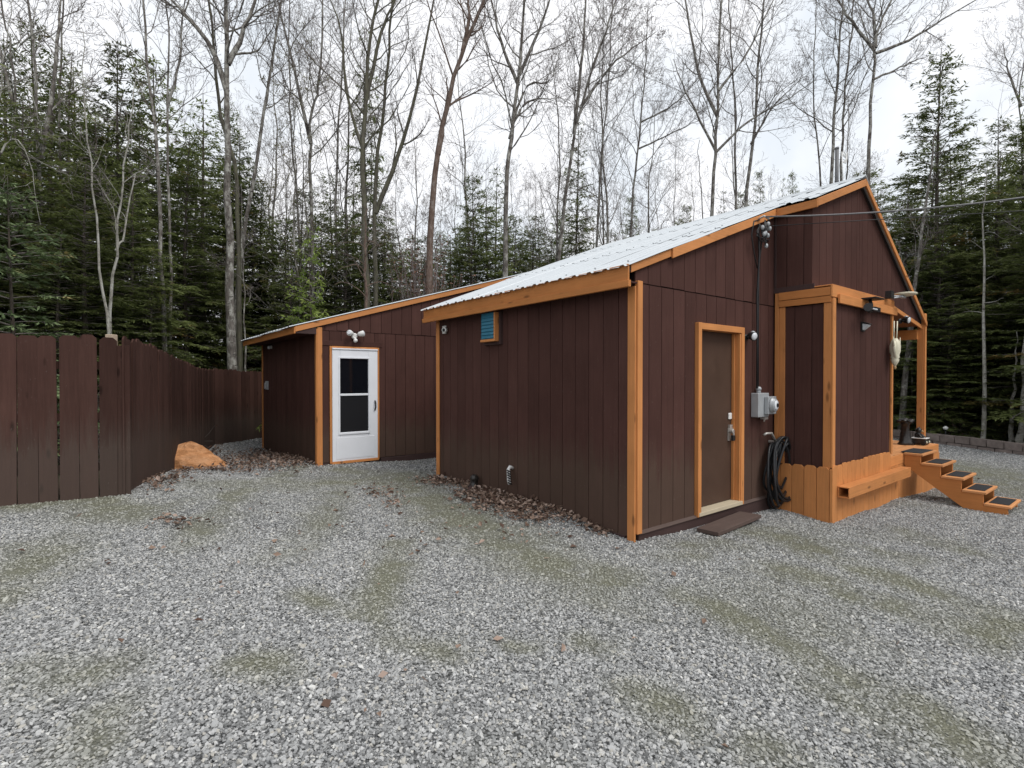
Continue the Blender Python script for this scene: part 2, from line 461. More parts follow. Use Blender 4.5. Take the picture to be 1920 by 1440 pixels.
def B(name, mat, parent, x0, x1, y0, y1, z0, z1, bevel=.003):
    return MB().box(x0, x1, y0, y1, z0, z1).build(name, mat, parent, bevel)

# ------------------------------------------------------------------ ground
YARD = [(-16, -14), (30, -14), (30, 4), (14.2, 9.6), (13.25, 12.6), (12.7, 14.6), (12.35, 17.5), (12.1, 21), (6, 21), (-5.5, 21), (-7.1, 15.5), (-7.52, 12.8), (-4.72, 6.22), (-6.6, 5.05), (-16, -.5)]
def inpoly(x, y, P):
    x = np.asarray(x); y = np.asarray(y); r = np.zeros(x.shape, bool); n = len(P)
    for i in range(n):
        x1, y1 = P[i]; x2, y2 = P[(i + 1) % n]
        c = ((y1 > y) != (y2 > y)) & (x < (x2 - x1) * (y - y1) / (y2 - y1 + 1e-12) + x1)
        r ^= c
    return r
def uv_of(x, y):
    dx = x - KX; dy = y - KY
    return dx * UD.x + dy * UD.y, dx * VD.x + dy * VD.y
# patches of silt / moss between the stones: (pixel centre on the ground -> world), radii in metres
def groundpx(px, py, z=0.0):
    a = (px - 960) / FPX; b = (720 - py) / FPX
    r = Vector((a, _cp - b * _sp, _sp + b * _cp)); k = (z - CAM_H) / r.z
    return r.x * k, r.y * k
BANDS = []
for pts, w_, st_ in (([(40, 990), (130, 978), (240, 1000)], .32, 1.0), ([(95, 1060), (50, 1110), (-20, 1160)], .2, .8), ([(365, 1040), (395, 1000), (470, 940), (560, 885)], .17, .8), ([(555, 1055), (600, 990), (650, 925)], .18, .6),
                     ([(745, 1030), (728, 1100), (715, 1155), (755, 1200), (840, 1225)], .12, .9), ([(580, 1135), (660, 1168)], .09, .9), ([(740, 905), (880, 990), (1000, 1042), (1110, 1080)], .34, .95), ([(1090, 1110), (1190, 1145)], .14, .6),
                     ([(1270, 1035), (1350, 1012)], .2, .8), ([(1430, 985), (1560, 1030), (1740, 1082), (1960, 1165)], .22, 1.0), ([(1480, 1062), (1640, 1112), (1830, 1160)], .2, .9), ([(1300, 1110), (1460, 1190), (1640, 1270), (1880, 1400)], .14, .85),
                     ([(1200, 1300), (1310, 1365)], .1, .7), ([(1540, 1290), (1720, 1370)], .14, .5), ([(195, 1420), (215, 1390)], .12, .9), ([(100, 1310), (210, 1290)], .16, .6), ([(480, 1268), (550, 1292)], .08, .8), ([(945, 1190), (1000, 1204)], .06, .8),
                     ([(1110, 1200), (1150, 1215)], .1, .6), ([(1445, 1415), (1490, 1425)], .1, .9), ([(1760, 848), (1960, 890)], .8, .9), ([(1690, 965), (1820, 1005)], .16, .6), ([(420, 935), (600, 918), (740, 895)], .4, .75), ([(640, 890), (800, 905)], .25, .8), ([(1560, 1000), (1700, 1020)], .2, .6)):
    BANDS.append(([groundpx(x, y, 0) for x, y in pts], w_, st_))
def dirt_at(x, y):
    wx = x + .35 * (fbm(x * 1.9, y * 1.9, 3) - .5); wy = y + .35 * (fbm(x * 1.9, y * 1.9, 9) - .5)
    d = np.zeros(np.shape(x))
    for pts, w_, st_ in BANDS:
        best = np.full(np.shape(x), 1e9)
        for (ax, ay), (bx_, by_) in zip(pts, pts[1:]):
            ex, ey = bx_ - ax, by_ - ay; t_ = np.clip(((wx - ax) * ex + (wy - ay) * ey) / (ex * ex + ey * ey), 0, 1)
            best = np.minimum(best, (wx - ax - ex * t_) ** 2 + (wy - ay - ey * t_) ** 2)
        d = np.maximum(d, st_ * np.exp(-best / (2 * w_ * w_)))
    d = np.maximum(d, .4 * np.clip((fbm(x * .5, y * .5, 31) - .55) * 5, 0, 1))
    return np.clip(d * np.clip(1.5 * fbm(x * 5, y * 5, 5) + .08, .2, 1.2) + .10 * (fbm(x * 2.3, y * 2.3, 8) - .35), 0, 1)

def grid_mesh(xs, ys, zf, keep=None):
    X, Y = np.meshgrid(xs, ys); Z = zf(X, Y)
    V = np.stack([X, Y, Z], -1).reshape(-1, 3)
    nx, ny = len(xs), len(ys)
    i = np.arange(nx - 1)[None, :] + nx * np.arange(ny - 1)[:, None]
    Q = np.stack([i, i + 1, i + 1 + nx, i + nx], -1).reshape(-1, 4)
    if keep is not None:
        c = V[Q].mean(1); Q = Q[keep(c[:, 0], c[:, 1])]
    return V, Q
def spaced(a, n, fine):
    t = np.linspace(-1, 1, n); return np.sign(t) * (fine * np.abs(t) * n / 2 * .6 + (a - fine * n / 2 * .6) * np.abs(t) ** 5)
def floor_z(x, y):
    z = gz(x, y) - .06
    ins = inpoly(x, y, YARD)
    far = np.clip((np.hypot(x, y - 5) - 20) / 120, 0, 1)
    return z + np.where(ins, 0, .12 * (fbm(x * .7, y * .7, 77) - .3) * np.clip(np.hypot(x, y) / 15, 0, 1)) + far * 2
V, Q = grid_mesh(spaced(500, 160, .7), spaced(500, 160, .7) + 8, floor_z)
g = link('ground', fast('ground', V, Q, [MT['floor']], smooth=True))
tag(g, 'brown leaf-strewn forest floor under the trees', kind='structure')
def gravel_z(x, y):
    return gz(x, y) + .022 * (fbm(x * 1.6, y * 1.6, 12) - .5)
xs = np.concatenate([np.arange(-16, -8, .5), np.arange(-8, 10, .085), np.arange(10, 30.1, .35)])
ys = np.concatenate([np.arange(-14, .5, .5), np.arange(.5, 13, .085), np.arange(13, 21.1, .3)])
V, Q = grid_mesh(xs, ys, gravel_z, lambda x, y: inpoly(x, y, YARD))
me = fast('gravel_yard', V, Q, [MT['gravel']], smooth=True)
a = me.attributes.new('dirt', 'FLOAT', 'POINT'); a.data.foreach_set('value', dirt_at(V[:, 0], V[:, 1]).astype(np.float32))
tag(link('gravel_yard', me), 'grey gravel yard with olive patches of silt in front of the cabin', kind='structure')

# loose stones
rng = np.random.default_rng(5)
stone_col = bpy.data.collections.new('stone_shapes')
def hull_stone(k):
    r = random.Random(k * 13 + 1)
    sx, sy, sz = r.uniform(.8, 1.35), r.uniform(.7, 1.0), r.uniform(.42, .72)
    import bmesh
    bm = bmesh.new()
    for _ in range(13):
        p = Vector((r.gauss(0, 1), r.gauss(0, 1), r.gauss(0, 1))).normalized() * r.uniform(.82, 1.1)
        bm.verts.new((p.x * sx, p.y * sy, p.z * sz))
    bmesh.ops.convex_hull(bm, input=bm.verts)
    bmesh.ops.delete(bm, geom=[v for v in bm.verts if not v.link_faces], context='VERTS')
    me = bpy.data.meshes.new('stone'); bm.to_mesh(me); bm.free(); me.materials.append(MT['stone'])
    o = bpy.data.objects.new('stone_shape', me); stone_col.objects.link(o)
for k in range(9): hull_stone(k)
def foot(x, y):
    u, v = uv_of(x, y)
    return ((u > -.0) & (v > -.02) & (v < 4.06) & (u < 7.6)) | ((u > -1.36) & (v > 6) & (v < 10.3)) | ((u > 2.95) & (u < 7.5) & (v > -.72) & (v < .1)) | ((u > .9) & (u < 2.0) & (v > -.38) & (v < 0))
def scatter_pts(n, y0, y1, dens):
    y = rng.uniform(y0, y1, n); x = rng.uniform(-1, 1, n) * (y1 * 1.15 + 1.5)
    k = (np.abs(x) < y * 1.12 + 1.2) & inpoly(x, y, YARD) & ~foot(x, y)
    x, y = x[k], y[k]
    pr = dens(np.hypot(x, y)) * (1 - .72 * np.clip(dirt_at(x, y) * 1.2, 0, 1))
    k = rng.random(len(x)) < pr
    return x[k], y[k]
PX, PY, PS = [], [], []
def band(y0, y1, per_m2, smin, smax):
    n = int(2 * (y1 * 1.15 + 1.5) * (y1 - y0) * per_m2)
    x, y = scatter_pts(n, y0, y1, lambda d: 1.0)
    s = smin + (smax - smin) * rng.random(len(x)) ** 1.7
    PX.append(x); PY.append(y); PS.append(s)
band(.9, 3.2, 6800, .0054, .0148); band(3.2, 5, 5600, .0054, .0142); band(5, 8, 3000, .0062, .0145); band(8, 13, 900, .0085, .0175); band(13, 19, 280, .012, .022)
band(.9, 6, 60, .015, .022)
PX, PY, PS = map(np.concatenate, (PX, PY, PS))
PZ = gravel_z(PX, PY) + PS * .25
me = bpy.data.meshes.new('loose_gravel')
me.vertices.add(len(PX)); me.vertices.foreach_set('co', np.stack([PX, PY, PZ], -1).astype(np.float32).ravel())
a = me.attributes.new('dirt', 'FLOAT', 'POINT'); a.data.foreach_set('value', dirt_at(PX, PY).astype(np.float32))
a = me.attributes.new('scl', 'FLOAT', 'POINT'); a.data.foreach_set('value', PS.astype(np.float32))
ro = np.stack([rng.normal(0, .35, len(PX)), rng.normal(0, .35, len(PX)), rng.uniform(0, 6.283, len(PX))], -1)
a = me.attributes.new('rot', 'FLOAT_VECTOR', 'POINT'); a.data.foreach_set('vector', ro.astype(np.float32).ravel())
gr = tag(link('loose_gravel', me), 'loose crushed grey stones covering the yard', kind='stuff')
ng = bpy.data.node_groups.new('scatter_stones', 'GeometryNodeTree')
ng.interface.new_socket('Geometry', in_out='INPUT', socket_type='NodeSocketGeometry')
ng.interface.new_socket('Geometry', in_out='OUTPUT', socket_type='NodeSocketGeometry')
gi = ng.nodes.new('NodeGroupInput'); go = ng.nodes.new('NodeGroupOutput')
ip = ng.nodes.new('GeometryNodeInstanceOnPoints'); ci = ng.nodes.new('GeometryNodeCollectionInfo')
ci.inputs[0].default_value = stone_col; ci.inputs['Separate Children'].default_value = True; ci.inputs['Reset Children'].default_value = True
ip.inputs['Pick Instance'].default_value = True
def nattr(nm, ty):
    q = ng.nodes.new('GeometryNodeInputNamedAttribute'); q.data_type = ty; q.inputs[0].default_value = nm; return q.outputs[0]
ng.links.new(gi.outputs[0], ip.inputs['Points']); ng.links.new(ci.outputs[0], ip.inputs['Instance'])
ng.links.new(nattr('scl', 'FLOAT'), ip.inputs['Scale']); ng.links.new(nattr('rot', 'FLOAT_VECTOR'), ip.inputs['Rotation'])
ng.links.new(ip.outputs[0], go.inputs[0])
md = gr.modifiers.new('stones', 'NODES'); md.node_group = ng

# ------------------------------------------------------------------ cabin
CAB = empty('cabin', (KX, KY, 0), ROTZ, 'dark brown cabin with orange trim and white metal roof in the middle of the yard', 'cabin')
PW = .214
def siding(parent, axis, const, out, s0, s1, zb, zt, openings=(), mat='siding', off=0.0, thick=.013, name='siding_board', gap=.008, pitch=PW):
    zb_f = zb if callable(zb) else (lambda s: zb); zt_f = zt if callable(zt) else (lambda s: zt)
    cuts = {s0, s1}
    k = math.ceil((s0 - off) / pitch) * pitch + off
    grooves = set()
    while k < s1 - .02:
        if k > s0 + .02: cuts.add(k); grooves.add(k)
        k += pitch
    for (a, b, c, d) in openings:
        for e in (a, b):
            if s0 < e < s1: cuts.add(e)
    cuts = sorted(cuts)
    for a, b in zip(cuts, cuts[1:]):
        m = (a + b) / 2
        iv = [(None, None)]
        for (oa, ob, oc, od) in openings:
            if oa < m < ob: iv = [(None, oc), (od, None)]
        ga = gap / 2 if a in grooves or a == s0 else .0005
        gb = gap / 2 if b in grooves or b == s1 else .0005
        for lo, hi in iv:
            za, zb2 = (zb_f(a), zb_f(b)) if lo is None else (lo, lo)
            ta, tb = (zt_f(a), zt_f(b)) if hi is None else (hi, hi)
            if min(ta - za, tb - zb2) < .01 and max(ta - za, tb - zb2) < .03: continue
            jz = random.uniform(-.004, .004) if lo is None else 0
            pts2 = [(a + ga, za + jz), (b - gb, zb2 + jz), (b - gb, max(tb, zb2 + .004)), (a + ga, max(ta, za + .004))]
            pts = [((s, const, z) if axis == 'u' else (const, s, z)) for s, z in pts2]
            o = (0, out * thick, 0) if axis == 'u' else (out * thick, 0, 0)
            MB().prism(pts, o).build(name, mat, parent)
def roofz(u): return 2.80 + (u + .12) * .3828           # upper face of the left roof slope
RID = 4.53
# walls A (left) and B (front)
wa = B('wall', 'backing', CAB, .016, .10, .10, 4.05, .0, 2.58, 0); wa['label'] = 'plain long wall with the vent box'
siding(wa, 'v', .014, -1, .0, 4.06, lambda s: .005 + .05 * math.sin(s * 1.9) * .3, 2.60)
wb = MB().prism([(.012, .016, .02), (1.075, .016, .02), (1.075, .016, roofz(1.075) - .1), (.012, .016, roofz(.012) - .1)], (0, .08, 0))
wb.prism([(2.128, .016, .02), (7.4, .016, .02), (7.4, .016, 2.5), (RID, .016, roofz(RID) - .1), (2.128, .016, roofz(2.128) - .1)], (0, .08, 0))
wb = wb.prism([(1.0755, .016, 2.295), (2.1275, .016, 2.295), (2.1275, .016, roofz(2.1275) - .1), (1.0755, .016, roofz(1.0755) - .1)], (0, .08, 0)).build('wall', 'backing', CAB)
wb['label'] = 'gable wall with the brown door'
DO = (1.07, 2.12, .0, 2.29)
siding(wb, 'u', .014, -1, .0, 2.96, .066, 2.622, [DO], off=.02)
siding(wb, 'u', .014, -1, 5.15, 7.4, .46, 2.60, off=.02)
siding(wb, 'u', .013, -1, .0, 2.93, 2.632, lambda s: roofz(s) - .11, off=-.005, thick=.018, mat='siding_plain')
wfar = MB().prism([(.012, 4.0, -.1), (7.4, 4.0, -.1), (7.4, 4.0, 2.5), (RID, 4.0, 4.4), (.012, 4.0, 2.6)], (0, .05, 0)).build('wall', 'siding_plain', CAB)
B('wall', 'siding_plain', CAB, 7.4, 7.48, .1, 4.0, -.2, 2.5, 0)
# timber skid below the door wall, plus low base under wall A
B('base_beam', 'skid', CAB, .05, 2.94, -.022, .10, -.28, .042, .006)
MB().prism([(.05, -.035, .044), (2.94, -.035, .044), (2.94, -.001, .066), (.05, -.001, .066)], (0, 0, .006)).build('drip_board', 'skidtop', CAB)
B('base_beam', 'skid', CAB, -.004, .10, .12, 4.04, -.20, .01, .006)
# corner trims
B('corner_trim', 'trim_z', CAB, -.022, -.001, -.022, .075, -.03, 2.585)
B('corner_trim', 'trim_z', CAB, .0, .075, -.044, -.001, .055, 2.64)
B('corner_trim', 'trim_z', CAB, -.022, -.001, 3.97, 4.06, .0, 2.60)
# eave of the left slope
B('fascia', 'trim_y', CAB, -.165, -.143, -.05, 4.22, 2.625, 2.785)
B('fascia_strip', 'trim_y', CAB, -.19, -.150, -.075, 4.23, 2.555, 2.622)
B('soffit', 'siding_plain', CAB, -.149, .012, -.03, 4.2, 2.61, 2.625, 0)
# roof: deck, ribbed sheets in three courses, ridge
def rzr(u, v):          # right slope
    return roofz(RID) - (u - RID) * .617
nzt = (-.3828, 0, 1)
roof = MB().prism([(-.14, -.03, roofz(-.14) - .09), (2.93, -.03, roofz(2.93) - .09), (2.93, 4.2, roofz(2.93) - .09), (-.14, 4.2, roofz(-.14) - .09)], (0, 0, .05))
roof.prism([(2.93, -.50, roofz(2.93) - .09), (RID, -.50, roofz(RID) - .09), (RID, 4.2, roofz(RID) - .09), (2.93, 4.2, roofz(2.93) - .09)], (0, 0, .05))
roof.prism([(RID, -.50, roofz(RID) - .09), (7.52, -.50, rzr(7.52, 0) - .09), (7.52, 4.2, rzr(7.52, 0) - .09), (RID, 4.2, roofz(RID) - .09)], (0, 0, .05))
roof = roof.build('roof', 'backing', CAB)
def sheet(name, parent, u0, u1, v0, v1, zf, lift, mat='roof', rib=.225, phase=0.0, rh=.018):
    # ribbed metal sheet: ribs run up the slope; thin but with real thickness
    pr = []
    v = v0
    k = math.floor((v0 - phase) / rib)
    pts = [v0]
    while True:
        c = phase + k * rib
        for dv, dz in ((-.04, 0), (-.018, rh), (.018, rh), (.04, 0)):
            if v0 < c + dv < v1: pr.append((c + dv, dz))
        for dv in (.085, .14):
            if v0 < c + dv < v1: pr.append((c + dv, .004)); 
        k += 1
        if c > v1: break
    pr = [(v0, 0)] + sorted(pr) + [(v1, 0)]
    us = [u0, u0 + (u1 - u0) * .33, u0 + (u1 - u0) * .67, u1]
    V = [(u, v, zf(u, v) + dz + lift + .003 * math.sin(u * 5 + v * 3)) for u in us for v, dz in pr]
    n = len(pr)
    V2 = [(a, b, c - .0025) for a, b, c in V]; m = len(V)
    F = []
    for i in range(len(us) - 1):
        for j in range(n - 1):
            F.append((i * n + j, (i + 1) * n + j, (i + 1) * n + j + 1, i * n + j + 1))
            F.append((m + i * n + j, m + i * n + j + 1, m + (i + 1) * n + j + 1, m + (i + 1) * n + j))
    for j in range(n - 1):
        F.append((j, j + 1, m + j + 1, m + j)); e = (len(us) - 1) * n
        F.append((e + j, m + e + j, m + e + j + 1, e + j + 1))
    mb = MB(); mb.add(V, F); return mb.build(name, mat, parent)
zf_l = lambda u, v: roofz(u) + .02 * (v + .5) / 4.7 * max(u, 0) / 4.5 * 3
courses = [(-.20, 1.62), (1.55, 3.25), (3.18, RID + .03)]
scr = MB()
for ci_, (a, b) in enumerate(courses):
    v0 = -.06
    edges = [-.06, .85, 1.76, 2.67, 3.55, 4.26]
    for e0, e1 in zip(edges, edges[1:]):
        aa, bb = a, b
        sheet('roof_panel', roof, aa, bb, e0, e1 + (.04 if e1 < 4.2 else 0), zf_l, .006 * ci_ + (.004 if edges.index(e0) % 2 else 0) - .01)
    for u in ((a + .12), b - .1):
        for k in range(10):
            v = .02 + k * .45
            scr.box(u - .007, u + .007, v - .007, v + .007, zf_l(u, v) + .012, zf_l(u, v) + .026)
sheet('roof_panel', roof, 2.86, 3.25, -.56, -.05, zf_l, .004)
sheet('roof_panel', roof, 3.18, RID + .03, -.56, -.05, zf_l, .010)
for e0, e1 in ((-.56, .6), (.6, 1.8), (1.8, 3.0), (3.0, 4.26)):
    sheet('roof_panel', roof, RID, 7.66, e0, e1, rzr, .0)
so = scr.build('roof_screw', 'grey_metal', roof); so['kind'] = 'stuff'
MB().prism([(RID - .14, -.57, roofz(RID - .14) + .025), (RID, -.57, roofz(RID) + .035), (RID + .14, -.57, rzr(RID + .14, 0) + .025), (RID, -.57, roofz(RID) + .055)], (0, 4.85, 0)).build('ridge_cap', 'roof', roof)
# rake trims
def rake(u0, u1, v, zf, h=.10, th=.024, mat='trim_x', name='rake_trim', drop=.015):
    pts = [(u0, v, zf(u0) - drop - h), (u1, v, zf(u1) - drop - h), (u1, v, zf(u1) - drop), (u0, v, zf(u0) - drop)]
    return MB().prism(pts, (0, th, 0)).build(name, mat, CAB, .003)
rake(-.10, .60, -.038, roofz, .085); rake(.56, 2.915, -.064, roofz, .105)
rake(2.90, RID + .01, -.575, roofz, .10)
rake(RID - .01, 7.58, -.575, lambda u: rzr(u, 0), .09)
rake(-.12, RID, 4.205, roofz, .09)
# the jog of the roof edge over the boxed overhang
MB().box(2.872, 2.896, -.574, -.066, roofz(2.86) - .115, roofz(2.86) - .012).build('rake_trim', 'trim_y', CAB, .003)
# overhanging upper gable
def gtop(u): return roofz(u) - .10 if u <= RID else rzr(u, 0) - .095
def gbot(u): return 2.835 if u < 6.03 else 2.835 - (u - 6.03) * .147
og = MB().prism([(2.95, -.474, 2.84), (6.03, -.474, 2.84), (7.45, -.474, 2.64), (7.45, -.474, gtop(7.45)), (RID, -.474, gtop(RID) - .02), (2.95, -.474, gtop(2.95) - .02)], (0, .05, 0)).build('wall', 'backing', CAB)
og['label'] = 'overhanging upper gable wall above the porch'
siding(og, 'u', -.476, -1, 2.94, RID, gbot, gtop, mat='siding_plain', off=.16)
siding(og, 'u', -.476, -1, RID, 7.5, gbot, gtop, mat='siding_plain', off=.16 + .0)
ob = B('wall', 'backing', CAB, 2.956, 3.0, -.472, .0, 2.84, 3.87, 0); ob['label'] = 'left cheek of the overhanging gable box'
siding(ob, 'v', 2.954, -1, -.49, -.03, 2.86, roofz(2.93) - .12, mat='siding_plain', off=-.385)
B('cheek_trim', 'skid', CAB, 2.925, 2.953, -.52, -.004, 2.80, 2.872)
B('cheek_trim', 'skid', CAB, 2.93, 2.953, -.035, -.008, 2.874, 3.86)
MB().prism([(2.96, -.47, 2.805), (6.03, -.47, 2.805), (7.5, -.47, 2.60), (7.5, -.03, 2.60), (6.03, -.03, 2.805), (2.96, -.03, 2.805)], (0, 0, .012)).build('soffit', 'soffit', CAB)
MB().prism([(5.2, -.515, 2.72), (6.03, -.515, 2.77), (7.56, -.515, 2.545), (7.56, -.515, 2.615), (6.03, -.515, 2.84), (5.2, -.515, 2.84)], (0, .022, 0)).build('gable_foot_trim', 'trim_x', CAB, .003)
# bump-out
bl = B('wall', 'backing', CAB, 2.976, 3.02, -.70, .0, .45, 2.66, 0); bl['label'] = 'narrow side wall of the bump-out'
siding(bl, 'v', 2.974, -1, -.72, -.09, .47, 2.60, mat='siding_plain', off=-.055)
bf = B('wall', 'backing', CAB, 3.02, 5.12, -.70, -.66, .45, 2.70, 0); bf['label'] = 'front wall of the bump-out'
siding(bf, 'u', -.702, -1, 2.97, 5.11, .49, 2.66, mat='siding_plain', off=.06)
B('wall', 'siding_plain', CAB, 5.10, 5.14, -.69, .0, .45, 2.75, 0)
B('corner_trim', 'trim_z', CAB, 2.928, 2.953, -.075, -.022, .5, 2.80)
B('corner_trim', 'trim_z', CAB, 2.938, 2.962, -.15, -.077, .5, 2.605)
B('corner_trim', 'trim_z', CAB, 2.935, 2.960, -.718, -.63, .50, 2.605)
B('corner_trim', 'trim_z', CAB, 2.935, 3.02, -.744, -.720, .52, 2.66)
B('corner_trim', 'trim_z', CAB, 5.10, 5.165, -.744, -.718, .50, 2.62)
B('beam_board', 'trim_y', CAB, 2.915, 2.938, -.715, -.078, 2.695, 2.800)
B('beam_board', 'trim_y', CAB, 2.920, 2.942, -.72, -.078, 2.608, 2.690)
B('beam_board', 'trim_x', CAB, 2.912, 5.20, -.742, -.718, 2.672, 2.815)
B('beam_board', 'trim_x', CAB, 3.06, 5.22, -.775, -.744, 2.600, 2.715)
B('ledge_board', 'trim_x', CAB, 2.93, 5.2, -.735, -.50, 2.817, 2.832)
# porch roof beam
B('porch_beam', 'trim_y', CAB, 7.45, 7.54, -.455, .6, 2.36, 2.54)
# brown door
dr = B('door', 'door', CAB, 1.10, 2.03, .085, .125, .105, 2.25)
B('door_jamb', 'trim_z', CAB, 1.082, 1.099, .052, .125, .1, 2.25); B('door_jamb', 'trim_x', CAB, 1.1, 2.03, .052, .083, 2.215, 2.29)
for a in ((1.08, 1.145, -.045, .05, .05, 2.29), (2.052, 2.125, -.03, .02, .05, 2.29)): B('door_frame', 'trim_z', CAB, *a)
B('door_frame', 'trim_x', CAB, 1.146, 2.051, -.032, .05, 2.215, 2.29)
B('door_jamb', 'trim_z', CAB, 2.031, 2.050, -.02, .125, .10, 2.212)
B('door_stop', 'trim_z', CAB, 2.008, 2.029, .045, .083, .10, 2.21)
B('threshold', 'cream', CAB, 1.10, 2.06, -.05, .12, .055, .10)
h = MB().box(1.925, 1.985, .070, .084, .86, 1.02)
h.tube([(1.955, .075, .98), (1.955, .03, .98), (1.955, .02, .98)], .024, 10)
h.build('handle', 'steel', dr)
MB().box(1.93, 2.0, .066, .084, 1.13, 1.21).build('deadbolt', 'pvc', dr, .006)
hp = MB().box(1.94, 2.0, .060, .084, 1.0, 1.06).tube([(1.975, .05, 1.01), (1.975, .035, .99), (1.975, .03, .93), (1.975, .04, .91)], .012, 8)
hp.build('hasp', 'steel', dr)
MB().box(1.945, 1.995, .015, .05, .86, .93).build('padlock', 'black', dr, .006)

# ------------------------------------------------------------------ low wing behind
WING = empty('cabin_wing', (KX, KY, 0), ROTZ, 'low brown wing with white storm door, set back behind the cabin at left', 'outbuilding')
def wz(u): return 2.56 + (u + 1.75) * .300
WV, WU = 6.0, -1.34
wc = B('wall', 'backing', WING, WU + .016, WU + .1, WV + .1, 10.25, -.1, 2.5, 0); wc['label'] = 'shaded side wall under the eave'
siding(wc, 'v', WU + .014, -1, WV, 10.28, lambda s: .05 - (s - 6) * .02, 2.50, off=.06)
wd = MB().prism([(WU + .012, WV + .016, .0), (4.0, WV + .016, .0), (4.0, WV + .016, wz(4.0) - .12), (WU + .012, WV + .016, wz(WU) - .12)], (0, .06, 0)).build('wall', 'backing', WING)
wd['label'] = 'gable wall with the white door'
siding(wd, 'u', WV + .014, -1, WU, 3.0, .12, 2.505, [(-1.13, -.18, .0, 2.24)], off=-.05)
siding(wd, 'u', WV + .013, -1, WU, 3.9, 2.515, lambda s: wz(s) - .115, thick=.018, off=-.13, mat='siding_plain')
B('base_board', 'skid', WING, -.15, 3.0, WV - .02, WV + .05, -.12, .112)
B('base_board', 'skid', WING, WU, -1.14, WV - .02, WV + .05, -.12, .112)
B('wall', 'siding_plain', WING, WU + .12, 4, 10.2, 10.26, -.1, 2.5, 0)
B('corner_trim', 'trim_z', WING, WU - .02, WU + .0, WV - .02, WV + .07, -.0, 2.53)
B('corner_trim', 'trim_z', WING, WU + .001, WU + .085, WV - .022, WV - .001, .0, 2.56)
B('corner_trim', 'trim_z', WING, WU - .02, WU + .0, 10.2, 10.29, -.1, 2.45)
B('fascia', 'trim_y', WING, -1.74, -1.715, WV - .04, 10.45, 2.425, 2.545)
B('fascia_return', 'skid', WING, -1.714, WU - .02, WV - .03, WV - .008, 2.43, 2.55)
MB().box(-1.713, WU + .01, WV, 10.4, 2.445, 2.46).build('soffit', 'siding_plain', WING)
def wrake(u0, u1, v, h, th):
    return MB().prism([(u0, v, wz(u0) - .015 - h), (u1, v, wz(u1) - .015 - h), (u1, v, wz(u1) - .015), (u0, v, wz(u0) - .015)], (0, th, 0)).build('rake_trim', 'trim_x', WING, .003)
wrake(-1.72, 4.3, WV - .045, .10, .024)
MB().prism([(-1.7, WV - .02, wz(-1.7) - .08), (4.4, WV - .02, wz(4.4) - .08), (4.4, 10.4, wz(4.4) - .08), (-1.7, 10.4, wz(-1.7) - .08)], (0, 0, .045)).build('roof', 'backing', WING)
for k, (e0, e1) in enumerate(((WV - .06, 6.9), (6.9, 7.8), (7.8, 8.7), (8.7, 9.6), (9.6, 10.5))):
    sheet('roof_panel', WING, -1.80, 4.4, e0, e1 + .03, lambda u, v: wz(u), .004 * (k % 2) - .008)
# white storm door
sd_ = MB()
x0, x1, z0, z1 = -1.085, -.225, .13, 2.17
y0, y1 = WV - .045, WV - .005
sd_.box(x0, -.945, y0, y1, z0, z1).box(-.41, x1, y0, y1, z0, z1).box(-.944, -.411, y0, y1, z0, .655).box(-.944, -.411, y0, y1, 2.01, z1).box(-.944, -.411, y0, y1, 1.325, 1.365)
door = sd_.build('door', 'white', WING, .004)
B('glazing_bead', 'white', door, -.975, -.38, y0 - .012, y0 - .001, 2.012, 2.04); B('glazing_bead', 'white', door, -.975, -.38, y0 - .016, y0 - .001, .615, .652)
B('glazing_bead', 'white', door, -.975, -.947, y0 - .012, y0 - .001, .653, 2.011); B('glazing_bead', 'white', door, -.408, -.38, y0 - .012, y0 - .001, .653, 2.011)
B('kick_panel', 'white', door, -1.02, -.29, y0 - .006, y0 - .001, .17, .56)
B('pane', 'glass', door, -.944, -.411, WV - .03, WV - .022, 1.366, 2.009, 0)
B('pane', 'screen', door, -.944, -.411, WV - .03, WV - .022, .656, 1.324, 0)
MB().tube([(-.285, y0 - .01, 1.22), (-.285, y0 - .045, 1.19), (-.285, y0 - .05, 1.1), (-.285, y0 - .01, 1.04)], .014, 8).build('handle', 'black', door)
B('door_frame', 'trim_z', WING, -1.125, -1.088, WV - .03, WV + .0, .10, 2.23); B('door_frame', 'trim_z', WING, -.222, -.185, WV - .03, WV + .0, .10, 2.23)
B('door_frame', 'trim_x', WING, -1.087, -.223, WV - .03, WV + .0, 2.2, 2.232)
B('drip_cap', 'white', WING, -1.087, -.223, WV - .06, WV - .002, 2.172, 2.198)
B('threshold', 'trim_x', WING, -1.10, -.21, WV - .06, WV + .0, .085, .128)
B('head_casing', 'siding_plain', WING, -1.26, -.12, WV - .012, WV + .0, 2.24, 2.33)

